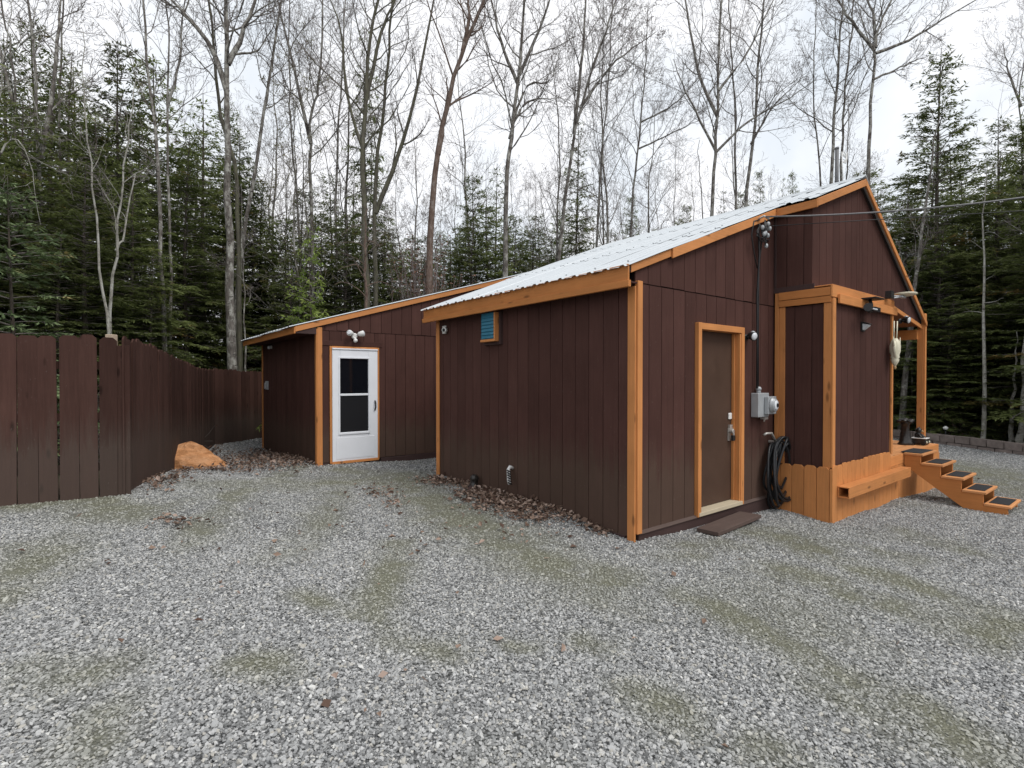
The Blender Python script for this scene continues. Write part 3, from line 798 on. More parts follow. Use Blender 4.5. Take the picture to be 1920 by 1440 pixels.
# ------------------------------------------------------------------ porch deck, steps, planter
DECK = empty('porch_deck', (KX, KY, 0), ROTZ, 'orange stained porch deck with picket skirt, at the right end of the cabin', 'porch')
DZ = .455
for k in range(6):
    B('deck_board', 'deck', DECK, 5.17, 7.66, -.705 + k * .145, -.567 + k * .145, DZ - .035, DZ, .003)
B('rim_board', 'trim_x', DECK, 5.10, 7.66, -.735, -.708, .30, .45)
B('rim_board', 'trim_y', DECK, 7.664, 7.69, -.73, .1, .28, .45)
B('joist', 'deck', DECK, 3.05, 7.6, -.60, -.55, .22, .40, 0)
post = B('post', 'trim_z', DECK, 7.535, 7.63, -.53, -.435, DZ, 2.82)
B('post_board', 'trim_z', DECK, 7.545, 7.62, -.556, -.532, DZ, 2.835)
def picket(w, zb, zt, th, name, mat, parent, axis, s, const, out, dog=.03, sh=None):
    c = min(dog, w * .32)
    pts = [(s, zb), (s + w, zb), (s + w, zt - c), (s + w - c, zt), (s + c, zt), (s, zt - c)]
    P3 = [((a, const, z) if axis == 'u' else (const, a, z)) for a, z in pts]
    return MB().prism(P3, (0, out * th, 0) if axis == 'u' else (out * th, 0, 0)).build(name, mat, parent, .002)
for k, s in enumerate((-.715, -.563, -.411, -.259, -.107)):
    p = W(2.94, s + .07); picket(.146, gz1(p.x, p.y) - .04, .52 + random.uniform(-.008, .008) - k * .006, .02, 'skirt_picket', 'trim_z', DECK, 'v', s, 2.934, -1)
s = 2.93
k = 0
while s < 7.6:
    p = W(s + .07, -.75); top = .545 + random.uniform(-.012, .012) if s < 5.0 else .295
    picket(.146, gz1(p.x, p.y) - .05, top, .02, 'skirt_picket', 'trim_z', DECK, 'u', s, -.736 if s < 5.0 else -.712, -1, .03 if s < 5 else .002)
    s += .15; k += 1
B('skirt_post', 'trim_z', DECK, 2.915, 2.932, -.757, -.72, -.24, .50)
PL = empty('gutter_box', tuple(W(3.05, -.76, .14)), ROTZ, 'long hollow orange box rail fixed along the porch skirt', 'box rail')
g = MB(); L_ = 2.42
g.box(0, L_, -.135, 0, 0, .014).box(0, L_, -.135, 0, .126, .14).box(0, L_, -.135, -.121, .015, .125).box(0, L_, -.014, 0, .015, .125)
g.build('box_shell', 'trim_x', PL, .002); B('end_plug', 'backing', PL, L_ - .1, L_ - .02, -.12, -.015, .016, .124, 0)

ST = empty('porch_steps', (KX, KY, 0), ROTZ, 'orange open wooden steps with black tread mats leading up to the porch', 'steps')
tv = [(-.985, .46), (-1.227, .335), (-1.472, .16), (-1.713, -.005), (-1.955, -.165)]
def stringer(u, th):
    pts = [(-.742, .45)]
    zt = [.46, .31, .135, -.03, -.185]
    v = -.742
    pts = [(-.742, .435)]
    prev = -.742
    vs = [-.95, -1.195, -1.44, -1.685, -1.945]
    tops = [.435, .30, .135, -.03, -.19]
    for vv, tz in zip(vs, tops):
        pts.append((prev, tz)) if (prev, tz) != pts[-1] else None
        pts.append((vv, tz)); prev = vv
    pts += [(-1.945, -.34), (-1.56, -.34), (-.742, .27)]
    return MB().prism([(u, a, b) for a, b in pts], (th, 0, 0)).build('stringer', 'trim_y', ST, .002)
stringer(5.715, .04); stringer(6.40, .04)
tops = [.435, .30, .135, -.03, -.19]
ve = [-.742, -.95, -1.195, -1.44, -1.685, -1.945]
for k in range(5):
    a, b = ve[k], ve[k + 1]
    B('tread', 'deck', ST, 5.695, 6.46, b - .035, a - (.012 if k else 0), tops[k] + .002, tops[k] + .034)
    if k: B('riser', 'skid', ST, 5.757, 6.398, a - .010, a - .001 + .02, tops[k] - .12, tops[k] + .0, 0)
    m = MB().box(5.81 if k else 5.76, 6.37 if k else 6.40, b - .0, a - (.045 if k else -.06), tops[k] + .0355, tops[k] + .043)
    mo = m.build('step_mat', 'mat')
    mo.location = (KX, KY, 0); mo.rotation_euler = (0, 0, ROTZ); mo.modifiers.new('b', 'BEVEL').width = .003
    nm = ['wider black rubber mat on the porch edge at the top of the steps', 'black rubber mat on the second step from the top', 'black rubber mat on the middle step', 'black rubber mat on the second step from the ground', 'black rubber mat on the lowest step'][k]
    tag(mo, nm, 'mat', 'rubber mats on the porch steps')

def top(name, mb, mat, label, cat, group=None, bevel=0, uvbase=None):
    o = mb.build(name, mat, None, bevel)
    o.location = (KX, KY, 0); o.rotation_euler = (0, 0, ROTZ)
    return tag(o, label, cat, group)
def thing(name, label, cat, u, v, z, group=None, rz=0):
    return empty(name, tuple(W(u, v, z)), ROTZ + rz, label, cat, group)
# door step plank
top('door_step', MB().prism([(.90, -.14, -.055), (.93, -.385, -.055), (2.03, -.30, -.06), (1.98, -.05, -.06)], (0, 0, .045)).prism([(1.0, -.17, -.14), (1.03, -.33, -.14), (1.9, -.27, -.14), (1.88, -.1, -.14)], (0, 0, .08)), 'skidtop', 'weathered brown plank step lying on the gravel below the brown door', 'step', None, .004)

# ------------------------------------------------------------------ fixtures on the walls
def floodlight(u, v, z, label, rz, black=True, one=True, tilt=-.2):
    t = thing('floodlight', label, 'light', u, v, z, None, rz); t.scale = (.8, .8, .8)
    MB().lathe((0, .0, 0), (0, -1, 0), [(.05, 0), (.05, .02), (.03, .03)], 12).tube([(0, -.03, 0), (0, -.07, 0), (.05, -.09, .02)], .014, 8).build('mount', 'black' if black else 'pvc', t)
    h = MB().lathe((.06, -.07, .02), (.25, -1, tilt), [(.035, -.05), (.055, -.03), (.068, .04), (.072, .06)], 16).build('lamp_head', 'black' if black else 'pvc', t)
    MB().lathe(Vector((.06, -.07, .02)) + Vector((.25, -1, tilt)).normalized() * .0605, (.25, -1, tilt), [(.062, 0), (.05, .010), (.02, .016)], 16).build('lens', 'lens', h)
    MB().ball((.10, -.05, .075), .04, .035, .03, 10, 6).build('sensor', 'grey_metal', t)
    return t
floodlight(2.19, .0, 2.17, 'round white faced spotlight on black mount beside the brown door', -.5)
floodlight(5.52, -.72, 2.54, 'round white faced spotlight under the porch roof by the hanging ornament', -.4)
t = thing('motion_light', 'white twin head motion floodlight above the white storm door', 'light', -.673, 5.98, 2.40)
MB().lathe((0, 0, .03), (0, -1, 0), [(.055, 0), (.055, .03), (.04, .04)], 14).ball((0, -.07, -.055), .04, .045, .04, 10, 6).tube([(0, -.035, .0), (0, -.05, -.04)], .02, 8).build('mount', 'pvc', t)
for s in (-1, 1):
    MB().lathe((.05 * s, -.05, .06), (.9 * s, -.75, .22), [(.02, 0), (.045, .03), (.055, .11), (.05, .12)], 12).build('lamp_head', 'pvc', t)
    MB().lathe(Vector((.05 * s, -.05, .06)) + Vector((.9 * s, -.75, .22)).normalized() * .121, (.9 * s, -.75, .22), [(.046, 0), (.03, .008)], 12).build('lens', 'lens', t)
t = thing('security_camera', 'small white camera with round lens at the left top of the vent wall', 'camera', -.0, 3.80, 2.42)
MB().box(-.03, 0, -.05, .05, -.06, .07).build('plate', 'pvc', t, .008)
MB().lathe((-.03, -.08, -.0), (-1, -.35, -.2), [(.035, 0), (.045, .04), (.04, .06)], 14).build('lamp_head', 'pvc', t)
MB().lathe((-.0865, -.1, -.0125), (-1, -.35, -.2), [(.028, 0), (.02, .01)], 12).build('lens', 'black', t)
MB().box(-.045, -.031, -.03, .03, -.03, .04).build('cover', 'black', t, .004)
t = thing('eave_lamp', 'tiny white lamp under the low eave of the back wing', 'light', WU, 9.33, 2.36)
MB().lathe((0, 0, 0), (-1, 0, 0), [(.04, 0), (.035, .03)], 10).build('mount', 'pvc', t); MB().ball((-.06, 0, -.01), .04, .05, .04, 10, 6).build('lens', 'lens', t)
t = thing('outlet_box', 'grey covered outlet box on the side wall of the back wing', 'outlet', WU, 9.72, 1.48)
MB().box(-.05, 0, -.07, .07, -.1, .1).build('box_body', 'grey_metal', t, .006); MB().box(-.075, -.051, -.05, .05, -.08, .06).build('cover', 'grey_metal', t, .006)
# vent box with blue louvre
t = thing('vent_box', 'vent box with blue louvred face and orange surround high on the long wall', 'vent', 0, 2.46, 2.345); t.scale = (.75, .88, .95)
MB().box(-.06, .0, -.235, .215, -.245, .235).build('back_board', 'skid', t, .004)
f = MB().box(-.15, -.0605, -.20, -.165, -.20, .22).box(-.15, -.0605, -.164, .2, -.20, -.165)
f.build('frame', 'trim_z', t, .003)
B('louvre_panel', 'blue', t, -.13, -.061, -.163, .195, -.164, .22)
for k in range(7):
    MB().prism([(-.131, -.15, -.15 + k * .05), (-.146, -.15, -.15 + k * .05), (-.133, -.15, -.113 + k * .05)], (0, .33, 0)).build('louvre', 'blue', t)
# electric meter
t = thing('meter_box', 'grey electric meter box with round glass meter by the bump-out corner', 'meter', 2.47, -.001, 1.30); t.scale = (.78, .78, .92)
MB().box(-.17, .19, -.13, 0, -.17, .17).build('box_body', 'grey_metal', t, .008)
MB().box(.02, .30, -.20, -.131, -.13, .12).build('meter_base', 'grey_metal', t, .008)
MB().lathe((.13, -.20, .0), (0, -1, 0), [(.105, 0), (.105, .03), (.092, .035), (.092, .065), (.08, .075)], 20).build('meter_ring', 'grey_metal', t)
MB().lathe((.13, -.275, .0), (0, -1, 0), [(.07, 0), (.066, .012), (.045, .02)], 18).build('meter_glass', 'lens', t)
MB().lathe((.13, -.297, .0), (0, -1, 0), [(.03, 0), (.03, .006)], 12).build('dial', 'black', t)
MB().tube([(-.03, -.06, .17), (-.03, -.06, .21)], .035, 12).lathe((-.03, -.06, .21), (0, 0, 1), [(.045, 0), (.045, .03), (.025, .05)], 12).build('conduit_hub', 'grey_metal', t)
MB().tube([(.08, -.1, -.17), (.08, -.1, -.24)], .012, 8).tube([(.11, -.1, -.17), (.11, -.1, -.22)], .01, 8).box(.05, .14, -.14, -.05, -.205, -.171).build('cable_clamp', 'steel', t)
# conduit and drip loops
t = thing('service_cable', 'dark service cable running down the gable wall from the overhead wire to the meter', 'cable', 2.40, -.02, 1.52)
MB().tube([(0, -.03, 0), (.0, -.03, .6), (-.01, -.03, 1.2), (.03, -.035, 1.75), (.0, -.04, 2.05), (.0, -.05, 2.12)], .013, 8).tube([(.05, -.02, 0), (.045, -.02, 1.0), (.05, -.02, 1.6), (.12, -.03, 2.0), (.15, -.05, 2.2)], .009, 6).build('cable', 'black', t)
lp = MB()
for k in range(5):
    a = [(.02 + .05 * k * .5, -.05, 2.08)]
    sgn = -1 if k % 2 else 1
    lp.tube([(.0, -.06, 2.10), (.09 * sgn - .06, -.09, 2.02 - .03 * k), (.10 * sgn + .02 * k, -.10, 1.86 + .02 * k), (.06, -.10, 1.84 + .04 * k), (.06 + .02 * k, -.09, 2.05), (.05 + .02 * k, -.09, 2.15)], .008, 6)
lp.tube([(.03, -.04, 2.18), (-.14, -.05, 2.13), (-.20, -.05, 1.95), (-.12, -.045, 1.72), (-.02, -.035, 1.55)], .008, 6)
lp.build('drip_loop', 'black', t)
ins = MB()
for dx, dz in ((-.02, 2.06), (.06, 2.0), (.12, 1.98), (.17, 2.08), (.13, 2.13), (.08, 1.84), (.02, 1.98)): ins.ball((dx, -.10, dz), .025, .025, .032, 8, 6)
ins.build('insulator', 'grey_metal', t)
MB().tube([(-.02, .0, 2.17), (-.02, -.12, 2.2), (.03, -.16, 2.16)], .014, 8).build('hook', 'steel', t)
# overhead wire
p0 = W(2.36, -.17, 3.70)
e1 = at(1920, 370, 6.45); dv = (e1 - p0)
pts = [p0 + dv * s + Vector((0, 0, .05 * ((s * 2 - 1) ** 2 - 1) * (1 if s <= 1 else -1))) for s in [i / 10 for i in range(0, 22)]]
o = MB().tube(pts, .011, 8).build('power_line', 'wire'); tag(o, 'thick grey service wire stretching right from the gable', 'wire')
p1 = W(2.46, -.17, 3.60); e2 = at(1920, 395, 6.5)
pts = [p1 + (e2 - p1) * s for s in (0, .3, .6, 1, 1.5, 2.1)]
tag(MB().tube(pts, .005, 6).build('phone_line', 'black'), 'thin dark wire below the thick service wire across the gable', 'wire')
# hose
hs = thing('garden_hose', 'coiled black hose hanging on the wall below the electric meter', 'hose', 2.83, -.02, .80)
B('hook', 'steel', hs, -.02, .02, -.16, .02, -.02, .01)
rg = random.Random(4)
for k in range(13):
    w_, hgt = rg.uniform(.17, .30), rg.uniform(.30, .46)
    dy = -.05 - .012 * k + rg.uniform(-.01, .01); dx = rg.uniform(-.06, .09); zc = .02 - hgt + rg.uniform(-.07, .05)
    pts = []
    for i in range(33):
        a = 2 * math.pi * i / 32
        q = w_ * math.sin(a) * (1 - .25 * math.cos(a))
        pts.append((dx + q, dy + .03 * math.sin(2 * a + k), zc + hgt * math.cos(a)))
    MB().tube(pts, .016, 8, False).build('hose_loop', 'rubber', hs)
MB().tube([(.0, -.08, -.02), (-.12, -.07, .12), (-.24, -.06, .12), (-.27, -.04, .10)], .016, 8).build('hose_end', 'steel', hs)
MB().tube([(-.04, -.14, -.1), (-.2, -.15, -.25), (-.2, -.14, -.5), (-.02, -.16, -.62), (.12, -.17, -.45)], .016, 8).build('hose_loop', 'rubber', hs)
# solar sconce, solar floodlight
t = thing('solar_sconce', 'small dark wall sconce with pale lens on the bump-out front', 'light', 3.98, -.716, 2.36); t.scale = (.62, .8, .72)
MB().prism([(-.09, 0, -.09), (.09, 0, -.09), (.09, 0, .09), (-.09, 0, .09)], (0, -.02, 0)).prism([(-.085, -.02, .095), (-.085, -.13, .045), (-.085, -.13, .03), (-.085, -.02, .06)], (.17, 0, 0)).build('housing', 'black', t, .003)
MB().prism([(-.07, -.021, -.07), (-.07, -.10, .0), (-.07, -.11, .03), (-.07, -.021, .055)], (.14, 0, 0)).build('lens', 'lens', t, .003)
t = thing('solar_floodlight', 'black solar floodlight with flat panel on the bump-out beam', 'light', 3.93, -.78, 2.60)
MB().box(-.13, .17, -.16, .02, .115, .135).build('solar_panel', 'black', t, .004)
MB().tube([(0, -.04, .115), (0, -.06, .04), (0, -.03, -.02)], .022, 8).box(-.06, .16, -.12, -.02, -.05, .01).build('housing', 'black', t, .004)
MB().tube([(0, -.05, -.02), (-.13, -.08, -.05), (-.26, -.10, -.02)], .028, 10).lathe((-.24, -.1, -.025), (-1, -.3, .1), [(.03, 0), (.055, .05), (.055, .07)], 12).build('lamp_head', 'black', t)
MB().box(-.22, -.02, -.14, -.11, -.04, -.02).build('lens', 'lens', t, .004)
# disc aerial
t = thing('disc_aerial', 'flat round beige aerial dish on a bracket beside the gable', 'aerial', 4.80, -.76, 2.84); t.scale = (.68, .68, .68)
MB().box(-.05, .12, -.10, .02, -.03, .13).build('bracket', 'black', t, .004)
MB().tube([(.1, -.05, -.02), (.4, -.12, .03), (.62, -.16, .05)], .018, 8).tube([(.1, -.05, .03), (.45, -.12, .06), (.62, -.16, .06)], .012, 8).box(.35, .62, -.18, -.10, .015, .05).build('arm', 'grey_metal', t)
MB().lathe((.62, -.16, .07), (.03, 0, 1), [(.10, 0), (.19, .012), (.225, .035), (.21, .055), (.10, .07), (.02, .073)], 28).build('dish', 'ivory', t)
# hanging ornament
o0 = W(5.0, -.80, 2.5)
t = empty('hanging_ornament', tuple(o0), ROTZ, 'ivory hanging ornament with curling side blades on two cords at the bump-out corner', 'ornament')
MB().tube([(-.02, 0, 0), (-.03, 0, -.26)], .009, 6).tube([(.05, -.02, .0), (.03, -.02, -.27)], .009, 6).build('cord', 'ivory', t)
MB().lathe((0, -.01, -.62), (0, 0, 1), [(.015, -.05), (.04, -.0), (.055, .04), (.045, .06), (.06, .08), (.05, .11), (.068, .16), (.07, .25), (.055, .31), (.03, .36)], 14).build('body', 'ivory', t)
for s in (-1, 1):
    MB().tube([(.03 * s, -.01, -.30), (.08 * s, -.02, -.32), (.10 * s, -.03, -.42), (.05 * s, -.03, -.54), (.03 * s, -.02, -.56)], [.012, .02, .022, .016, .006], 8).tube([(.07 * s, -.02, -.42), (.13 * s, -.03, -.34), (.15 * s, -.03, -.24)], [.012, .012, .004], 6).build('blade', 'ivory', t)
MB().ball((0, -.01, -.69), .02, .02, .03, 8, 6).build('finial', 'tan', t)
# stove pipe with aerial lead at the ridge
t = thing('roof_mast', 'grey mast pipe with looped white cable above the roof peak', 'mast', 4.70, -.12, 4.50)
MB().tube([(0, 0, -.15), (.0, 0, .70)], .027, 12).tube([(0, 0, .70), (0, 0, .73)], .03, 12).tube([(0, 0, .2), (0, 0, .22)], .03, 12).build('pole', 'wire', t)
MB().box(.06, .20, -.22, -.02, -.12, .06).build('base_box', 'black', t, .006)
MB().tube([(.05, -.05, .66), (.07, -.06, .3), (.07, -.06, .0)], .008, 6).build('cable', 'pvc', t)
lp = MB()
for k in range(4):
    lp.tube([(.05, -.05, .62), (.12 + .03 * k, -.06, .68 - .03 * k), (.2, -.07, .6 + .03 * k), (.15, -.07, .50 + .02 * k), (.07, -.06, .5)], .006, 6)
lp.build('cable_loop', 'pvc', t)
# bear statue on the deck
bx = W(7.05, -.40, DZ)
t = empty('bear_statue', tuple(bx), ROTZ, 'black glazed tree stump statue with little bear in a cart on the porch deck', 'statue')
MB().lathe((0, 0, 0), (0, 0, 1), [(.13, 0), (.10, .05), (.08, .12), (.065, .2), (.06, .3), (.065, .36), (.085, .4), (.07, .43)], 14, .12, 3).build('stump', 'statue', t)
cp = MB()
for k in range(6):
    a = k * 1.05; cp.ball((.085 * math.cos(a), .085 * math.sin(a), .42 + .015 * (k % 2)), .05, .05, .03, 9, 6)
cp.ball((0, 0, .45), .05, .05, .03, 9, 6).build('stump_cap', 'statue', t)
br = MB().ball((.17, -.14, .16), .06, .055, .08, 12, 8).ball((.17, -.15, .255), .052, .05, .048, 12, 8).ball((.135, -.15, .30), .018, .014, .018, 8, 6).ball((.205, -.15, .30), .018, .014, .018, 8, 6)
br.tube([(.12, -.15, .19), (.09, -.2, .15), (.11, -.23, .13)], [.024, .02, .016], 8).tube([(.22, -.15, .19), (.25, -.2, .15), (.23, -.23, .13)], [.024, .02, .016], 8).build('bear', 'statue', t)
MB().ball((.17, -.20, .245), .024, .022, .018, 8, 6).build('muzzle', 'tan', t)
ct = MB().box(.07, .28, -.28, -.06, .02, .115).build('cart', 'statue', t, .012)
MB().box(.065, .285, -.285, -.055, .1165, .13).build('cart_rim', 'pvc', t, .004)
for dx in (.10, .25): MB().lathe((dx, -.281, .06), (0, -1, 0), [(.022, 0), (.015, .012)], 10).build('headlight', 'ivory', t)
for dx in (.06, .275):
    for dy in (-.24, -.10): MB().lathe((dx, dy, .035), (1, 0, 0), [(.035, 0), (.035, .02)], 12).build('wheel', 'black', t)
# hose bib and valve stump on the long wall
t = thing('drain_hose', 'short twisted white and black hose stub sticking out of the long wall', 'hose', 0, 2.03, .42)
pts = [(0, 0, .03), (-.05, -.0, .05), (-.09, -.02, .02), (-.10, -.04, -.05), (-.12, -.07, -.11), (-.12, -.09, -.16)]
MB().tube(pts, .024, 10).build('pipe', 'pvc', t)
wr = MB()
for k in range(6):
    c = Vector(pts[2]).lerp(Vector(pts[5]), k / 6); wr.tube([c + Vector((-.03, -.01, .0)), c + Vector((-.02, -.035, -.012)), c + Vector((.02, -.02, -.03))], .010, 6)
wr.build('tape', 'black', t)
vx = W(-.14, 2.78); t = empty('valve_stump', (vx.x, vx.y, gz1(vx.x, vx.y)), ROTZ, 'dark rusty pipe stub poking out at the foot of the long wall', 'pipe')
MB().lathe((0, 0, -.03), (0.1, 0, 1), [(.09, 0), (.085, .06), (.06, .1), (.055, .16), (.07, .18), (.05, .22), (.02, .24)], 12, .1, 5).build('cap', 'statue', t)
MB().tube([(-.02, 0, .04), (-.12, -.1, .03), (-.22, -.2, -.01)], .03, 10).build('pipe', 'skid', t)
def rock(name, seed, sx, sy, sz, mat, loc, rz, label, cat, sub=3, rough=.22, cut=True):
    import bmesh
    bm = bmesh.new(); bmesh.ops.create_icosphere(bm, subdivisions=sub, radius=1)
    r = random.Random(seed)
    pl = [(Vector((r.gauss(0, 1), r.gauss(0, 1), r.gauss(0, .8))).normalized(), r.uniform(.55, .85)) for _ in range(12)]
    for v in bm.verts:
        for n, d in pl:
            e = v.co.dot(n) - d
            if e > 0: v.co -= n * e * .92
        q = v.co.copy(); v.co += q.normalized() * rough * .12 * math.sin(q.x * 7 + q.y * 5 + seed) * math.cos(q.z * 8 + q.y * 6)
        v.co.x *= sx; v.co.y *= sy; v.co.z *= sz
    me = bpy.data.meshes.new(name); bm.to_mesh(me); bm.free(); me.materials.append(mat)
    o = link(name, me, None, loc, (0, 0, rz)); return tag(o, label, cat)
p = W(.02, 3.74); rock('stone', 3, .05, .045, .035, MT['stone'], (p.x - .05, p.y - .06, gz1(p.x, p.y) + .03), .3, 'single pale stone at the left foot of the long wall', 'stone', 2)
# painted boulder: wedge with a leaning ridge
import bmesh
bm = bmesh.new()
prof = [(-.52, -.05, -.1), (-.50, -.22, -.1), (.0, -.34, -.12), (.48, -.18, -.12), (.56, .05, -.1), (.3, .3, -.1), (-.35, .3, -.1),
        (-.36, -.12, .30), (-.28, .02, .40), (-.12, -.05, .42), (-.02, .0, .40), (.02, .06, .47), (.28, .02, .30), (.5, .0, .10), (.05, -.2, .22), (-.25, -.25, .12), (.25, -.2, .1), (.1, .2, .3), (-.2, .22, .28), (-.45, -.1, .1)]
for q in prof: bm.verts.new(q)
bmesh.ops.convex_hull(bm, input=bm.verts)
bmesh.ops.subdivide_edges(bm, edges=bm.edges, cuts=3, use_grid_fill=True)
rr = random.Random(2)
for v in bm.verts:
    q = v.co; v.co += Vector((rr.gauss(0, 1), rr.gauss(0, 1), rr.gauss(0, 1))) * .008 + Vector((0, 0, 1)) * .022 * math.sin(q.x * 11 + q.y * 9) + Vector((0, -1, 0)) * .025 * math.sin(q.x * 8 + q.z * 14)
me = bpy.data.meshes.new('boulder'); bm.to_mesh(me); bm.free(); me.materials.append(MT['boulder'])
bl_ = at(354, 872, 8.95)
o = link('boulder', me, None, (bl_.x, bl_.y, gz1(bl_.x, bl_.y) + .06), (0, 0, .12)); o.scale = (1.1, 1, .80); tag(o, 'orange painted boulder on the leaves at the foot of the fence', 'boulder')

# ------------------------------------------------------------------ fence
FEN = empty('fence', (-4.66, 6.2, .25), 0, 'dark brown dog-eared picket fence closing the left side of the yard', 'fence')
pk_meshes = []
for k in range(5):
    w, Ht = .160 + .006 * (k % 3), 1.89 + .012 * (k % 2)
    c = (.035, .042, .03, .046, .038)[k]
    pts = [(0, 0, -.12), (w, 0, -.12), (w, 0, Ht - c), (w - c, 0, Ht), (c, 0, Ht), (0, 0, Ht - c)]
    mb = MB().prism(pts, (0, -.018, 0)); o = mb.build('picket', 'fence'); pk_meshes.append(o.data); bpy.data.objects.remove(o)
rg = random.Random(11)
def run(p, q, pw=.178, first=0, gap_more=False, ztop0=None):
    p, q = Vector(p), Vector(q); d = (q - p); L = d.length; d.normalize(); ang = math.atan2(d.y, d.x)
    n = math.ceil(L / pw - .2)
    for i in range(n):
        c = p + d * (i * pw + rg.uniform(-.003, .004)); 
        o = link('picket', pk_meshes[rg.randrange(5)], FEN)
        z = gz1(c.x, c.y)
        o.location = Vector((c.x, c.y, z + rg.uniform(-.012, .012))) - Vector(FEN.location)
        o.rotation_euler = (rg.uniform(-.006, .006), rg.uniform(-.006, .006), ang)
    nrm = Vector((-d.y, d.x, 0))
    for zz in (.35, .95, 1.55):
        a = p + nrm * .04 + d * .12; b = q + nrm * .04 - d * .04
        MB().bar((a.x + 4.66, a.y - 6.2, gz1(p.x, p.y) - .25 + zz), (b.x + 4.66, b.y - 6.2, gz1(q.x, q.y) - .25 + zz), .04, .09).build('rail', 'fence', FEN)
    k = 1.2
    while k < L:
        c = p + d * k + nrm * .115; z = gz1(c.x, c.y) - .25
        MB().box(c.x + 4.66 - .045, c.x + 4.66 + .045, c.y - 6.2 - .045, c.y - 6.2 + .045, z - .3, z + 1.75).build('post', 'fence', FEN); k += 2.4
run((-8.4, 3.99, 0), (-4.79, 6.12, 0))
run((-4.665, 6.16, 0), (-7.43, 12.8, 0), .165)
run((-7.46, 12.86, 0), (-6.6, 17.6, 0), .165)
MB().box(-.265, -.175, .03, .12, -.4, 1.93).build('corner_post', 'rawwood', FEN, .006)
o = MB().prism([(0, 0, -.14), (.21, 0, -.14), (.21, 0, 1.79), (0, 0, 1.79)], (0, -.022, 0)).build('corner_board', 'fence', FEN, .003); o.location = (-.15, -.06, 0); o.rotation_euler = (0, 0, .42)

# ------------------------------------------------------------------ concrete block wall on the right
BW = empty('block_wall', (13.1, 13.1, -.3), 0, 'low wall of grey brown concrete blocks edging the yard on the right', 'wall')
line = [Vector((11.75, 20.0, 0)), Vector((12.42, 16.84, 0)), Vector((13.1, 13.1, 0)), Vector((13.9, 10.4, 0)), Vector((15.4, 8.0, 0))]
bm_ = MB().box(.006, .394, -.10, .10, .004, .196).build('block', 'block', BW, .006); blk = bm_.data; bpy.data.objects.remove(bm_)
blk_src = None
for course in range(2):
    for a, b in zip(line, line[1:]):
        d = b - a; L = d.length; n = int(L / .4); d.normalize(); ang = math.atan2(d.y, d.x)
        for i in range(n):
            c = a + d * (i * L / n + (.2 if course else 0) * 0 + (.2 if course == 0 else 0))
            z = gz1(c.x - .5, c.y) - .12 + course * .2
            o = link('block', blk, BW, Vector((c.x, c.y, z + rg.uniform(-.008, .008))) - Vector(BW.location), (rg.uniform(-.01, .01), rg.uniform(-.01, .01), ang + rg.uniform(-.012, .012)))
p = at(1773, 806, 15.5); t = empty('garden_light', (p.x, p.y, -.25), 0, 'tiny white garden light beyond the block wall at the wood edge', 'light')
MB().tube([(0, 0, 0), (0, 0, .35)], .02, 8).build('stake', 'black', t); MB().lathe((0, 0, .35), (0, 0, 1), [(.05, 0), (.07, .06), (.02, .1)], 12).build('lamp_head', 'pvc', t)

# ------------------------------------------------------------------ trees
def tubes(P, R, n):
    N, K, _ = P.shape
    T = np.empty_like(P); T[:, 1:-1] = P[:, 2:] - P[:, :-2]; T[:, 0] = P[:, 1] - P[:, 0]; T[:, -1] = P[:, -1] - P[:, -2]
    T /= np.linalg.norm(T, axis=-1, keepdims=True) + 1e-9
    ref = np.where(np.abs(T[..., 2:3]) > .8, np.array([1., 0, 0]), np.array([0, 0, 1.]))
    A = np.cross(T, ref); A /= np.linalg.norm(A, axis=-1, keepdims=True) + 1e-9
    Bv = np.cross(T, A)
    ang = np.arange(n) * 2 * np.pi / n
    V = P[:, :, None, :] + R[:, :, None, None] * (A[:, :, None, :] * np.cos(ang)[None, None, :, None] + Bv[:, :, None, :] * np.sin(ang)[None, None, :, None])
    idx = (np.arange(N)[:, None, None] * K + np.arange(K - 1)[None, :, None]) * n
    k = np.arange(n)[None, None, :]; k2 = (k + 1) % n
    Q = np.stack([idx + k, idx + k2, idx + n + k2, idx + n + k], -1).reshape(-1, 4)
    return V.reshape(-1, 3), Q
class Acc:
    def __init__(s): s.V = []; s.Q = []; s.mi = []; s.var = []; s.n = 0
    def add(s, V, Q, mi=0, var=None):
        s.V.append(V); s.Q.append(Q + s.n); s.n += len(V)
        s.mi.append(np.full(len(Q), mi)); s.var.append(np.full(len(Q), .5) if var is None else var)
    def mesh(s, name, mats, smooth=False):
        return fast(name, np.concatenate(s.V), np.concatenate(s.Q), mats, np.concatenate(s.mi), np.concatenate(s.var), smooth)
def diamonds(C, D, N, L, Wd):
    # elongated leaf quads: centre base C, unit direction D, normal N, length L, width Wd
    S = np.cross(D, N); S /= np.linalg.norm(S, axis=-1, keepdims=True) + 1e-9
    L = L[:, None]; Wd = Wd[:, None]
    V = np.stack([C, C + D * L * .45 + S * Wd * .5, C + D * L, C + D * L * .45 - S * Wd * .5], 1).reshape(-1, 3)
    return V, np.arange(len(C) * 4).reshape(-1, 4)
def unit(a): return a / (np.linalg.norm(a, axis=-1, keepdims=True) + 1e-9)
def sample(P, R, i, t):
    K = P.shape[1]; f = t * (K - 1); k = np.minimum(f.astype(int), K - 2); w = (f - k)[:, None]
    pos = P[i, k] * (1 - w) + P[i, k + 1] * w
    tan = unit(P[i, k + 1] - P[i, k]); r = R[i, k] * (1 - w[:, 0]) + R[i, k + 1] * w[:, 0]
    return pos, tan, r
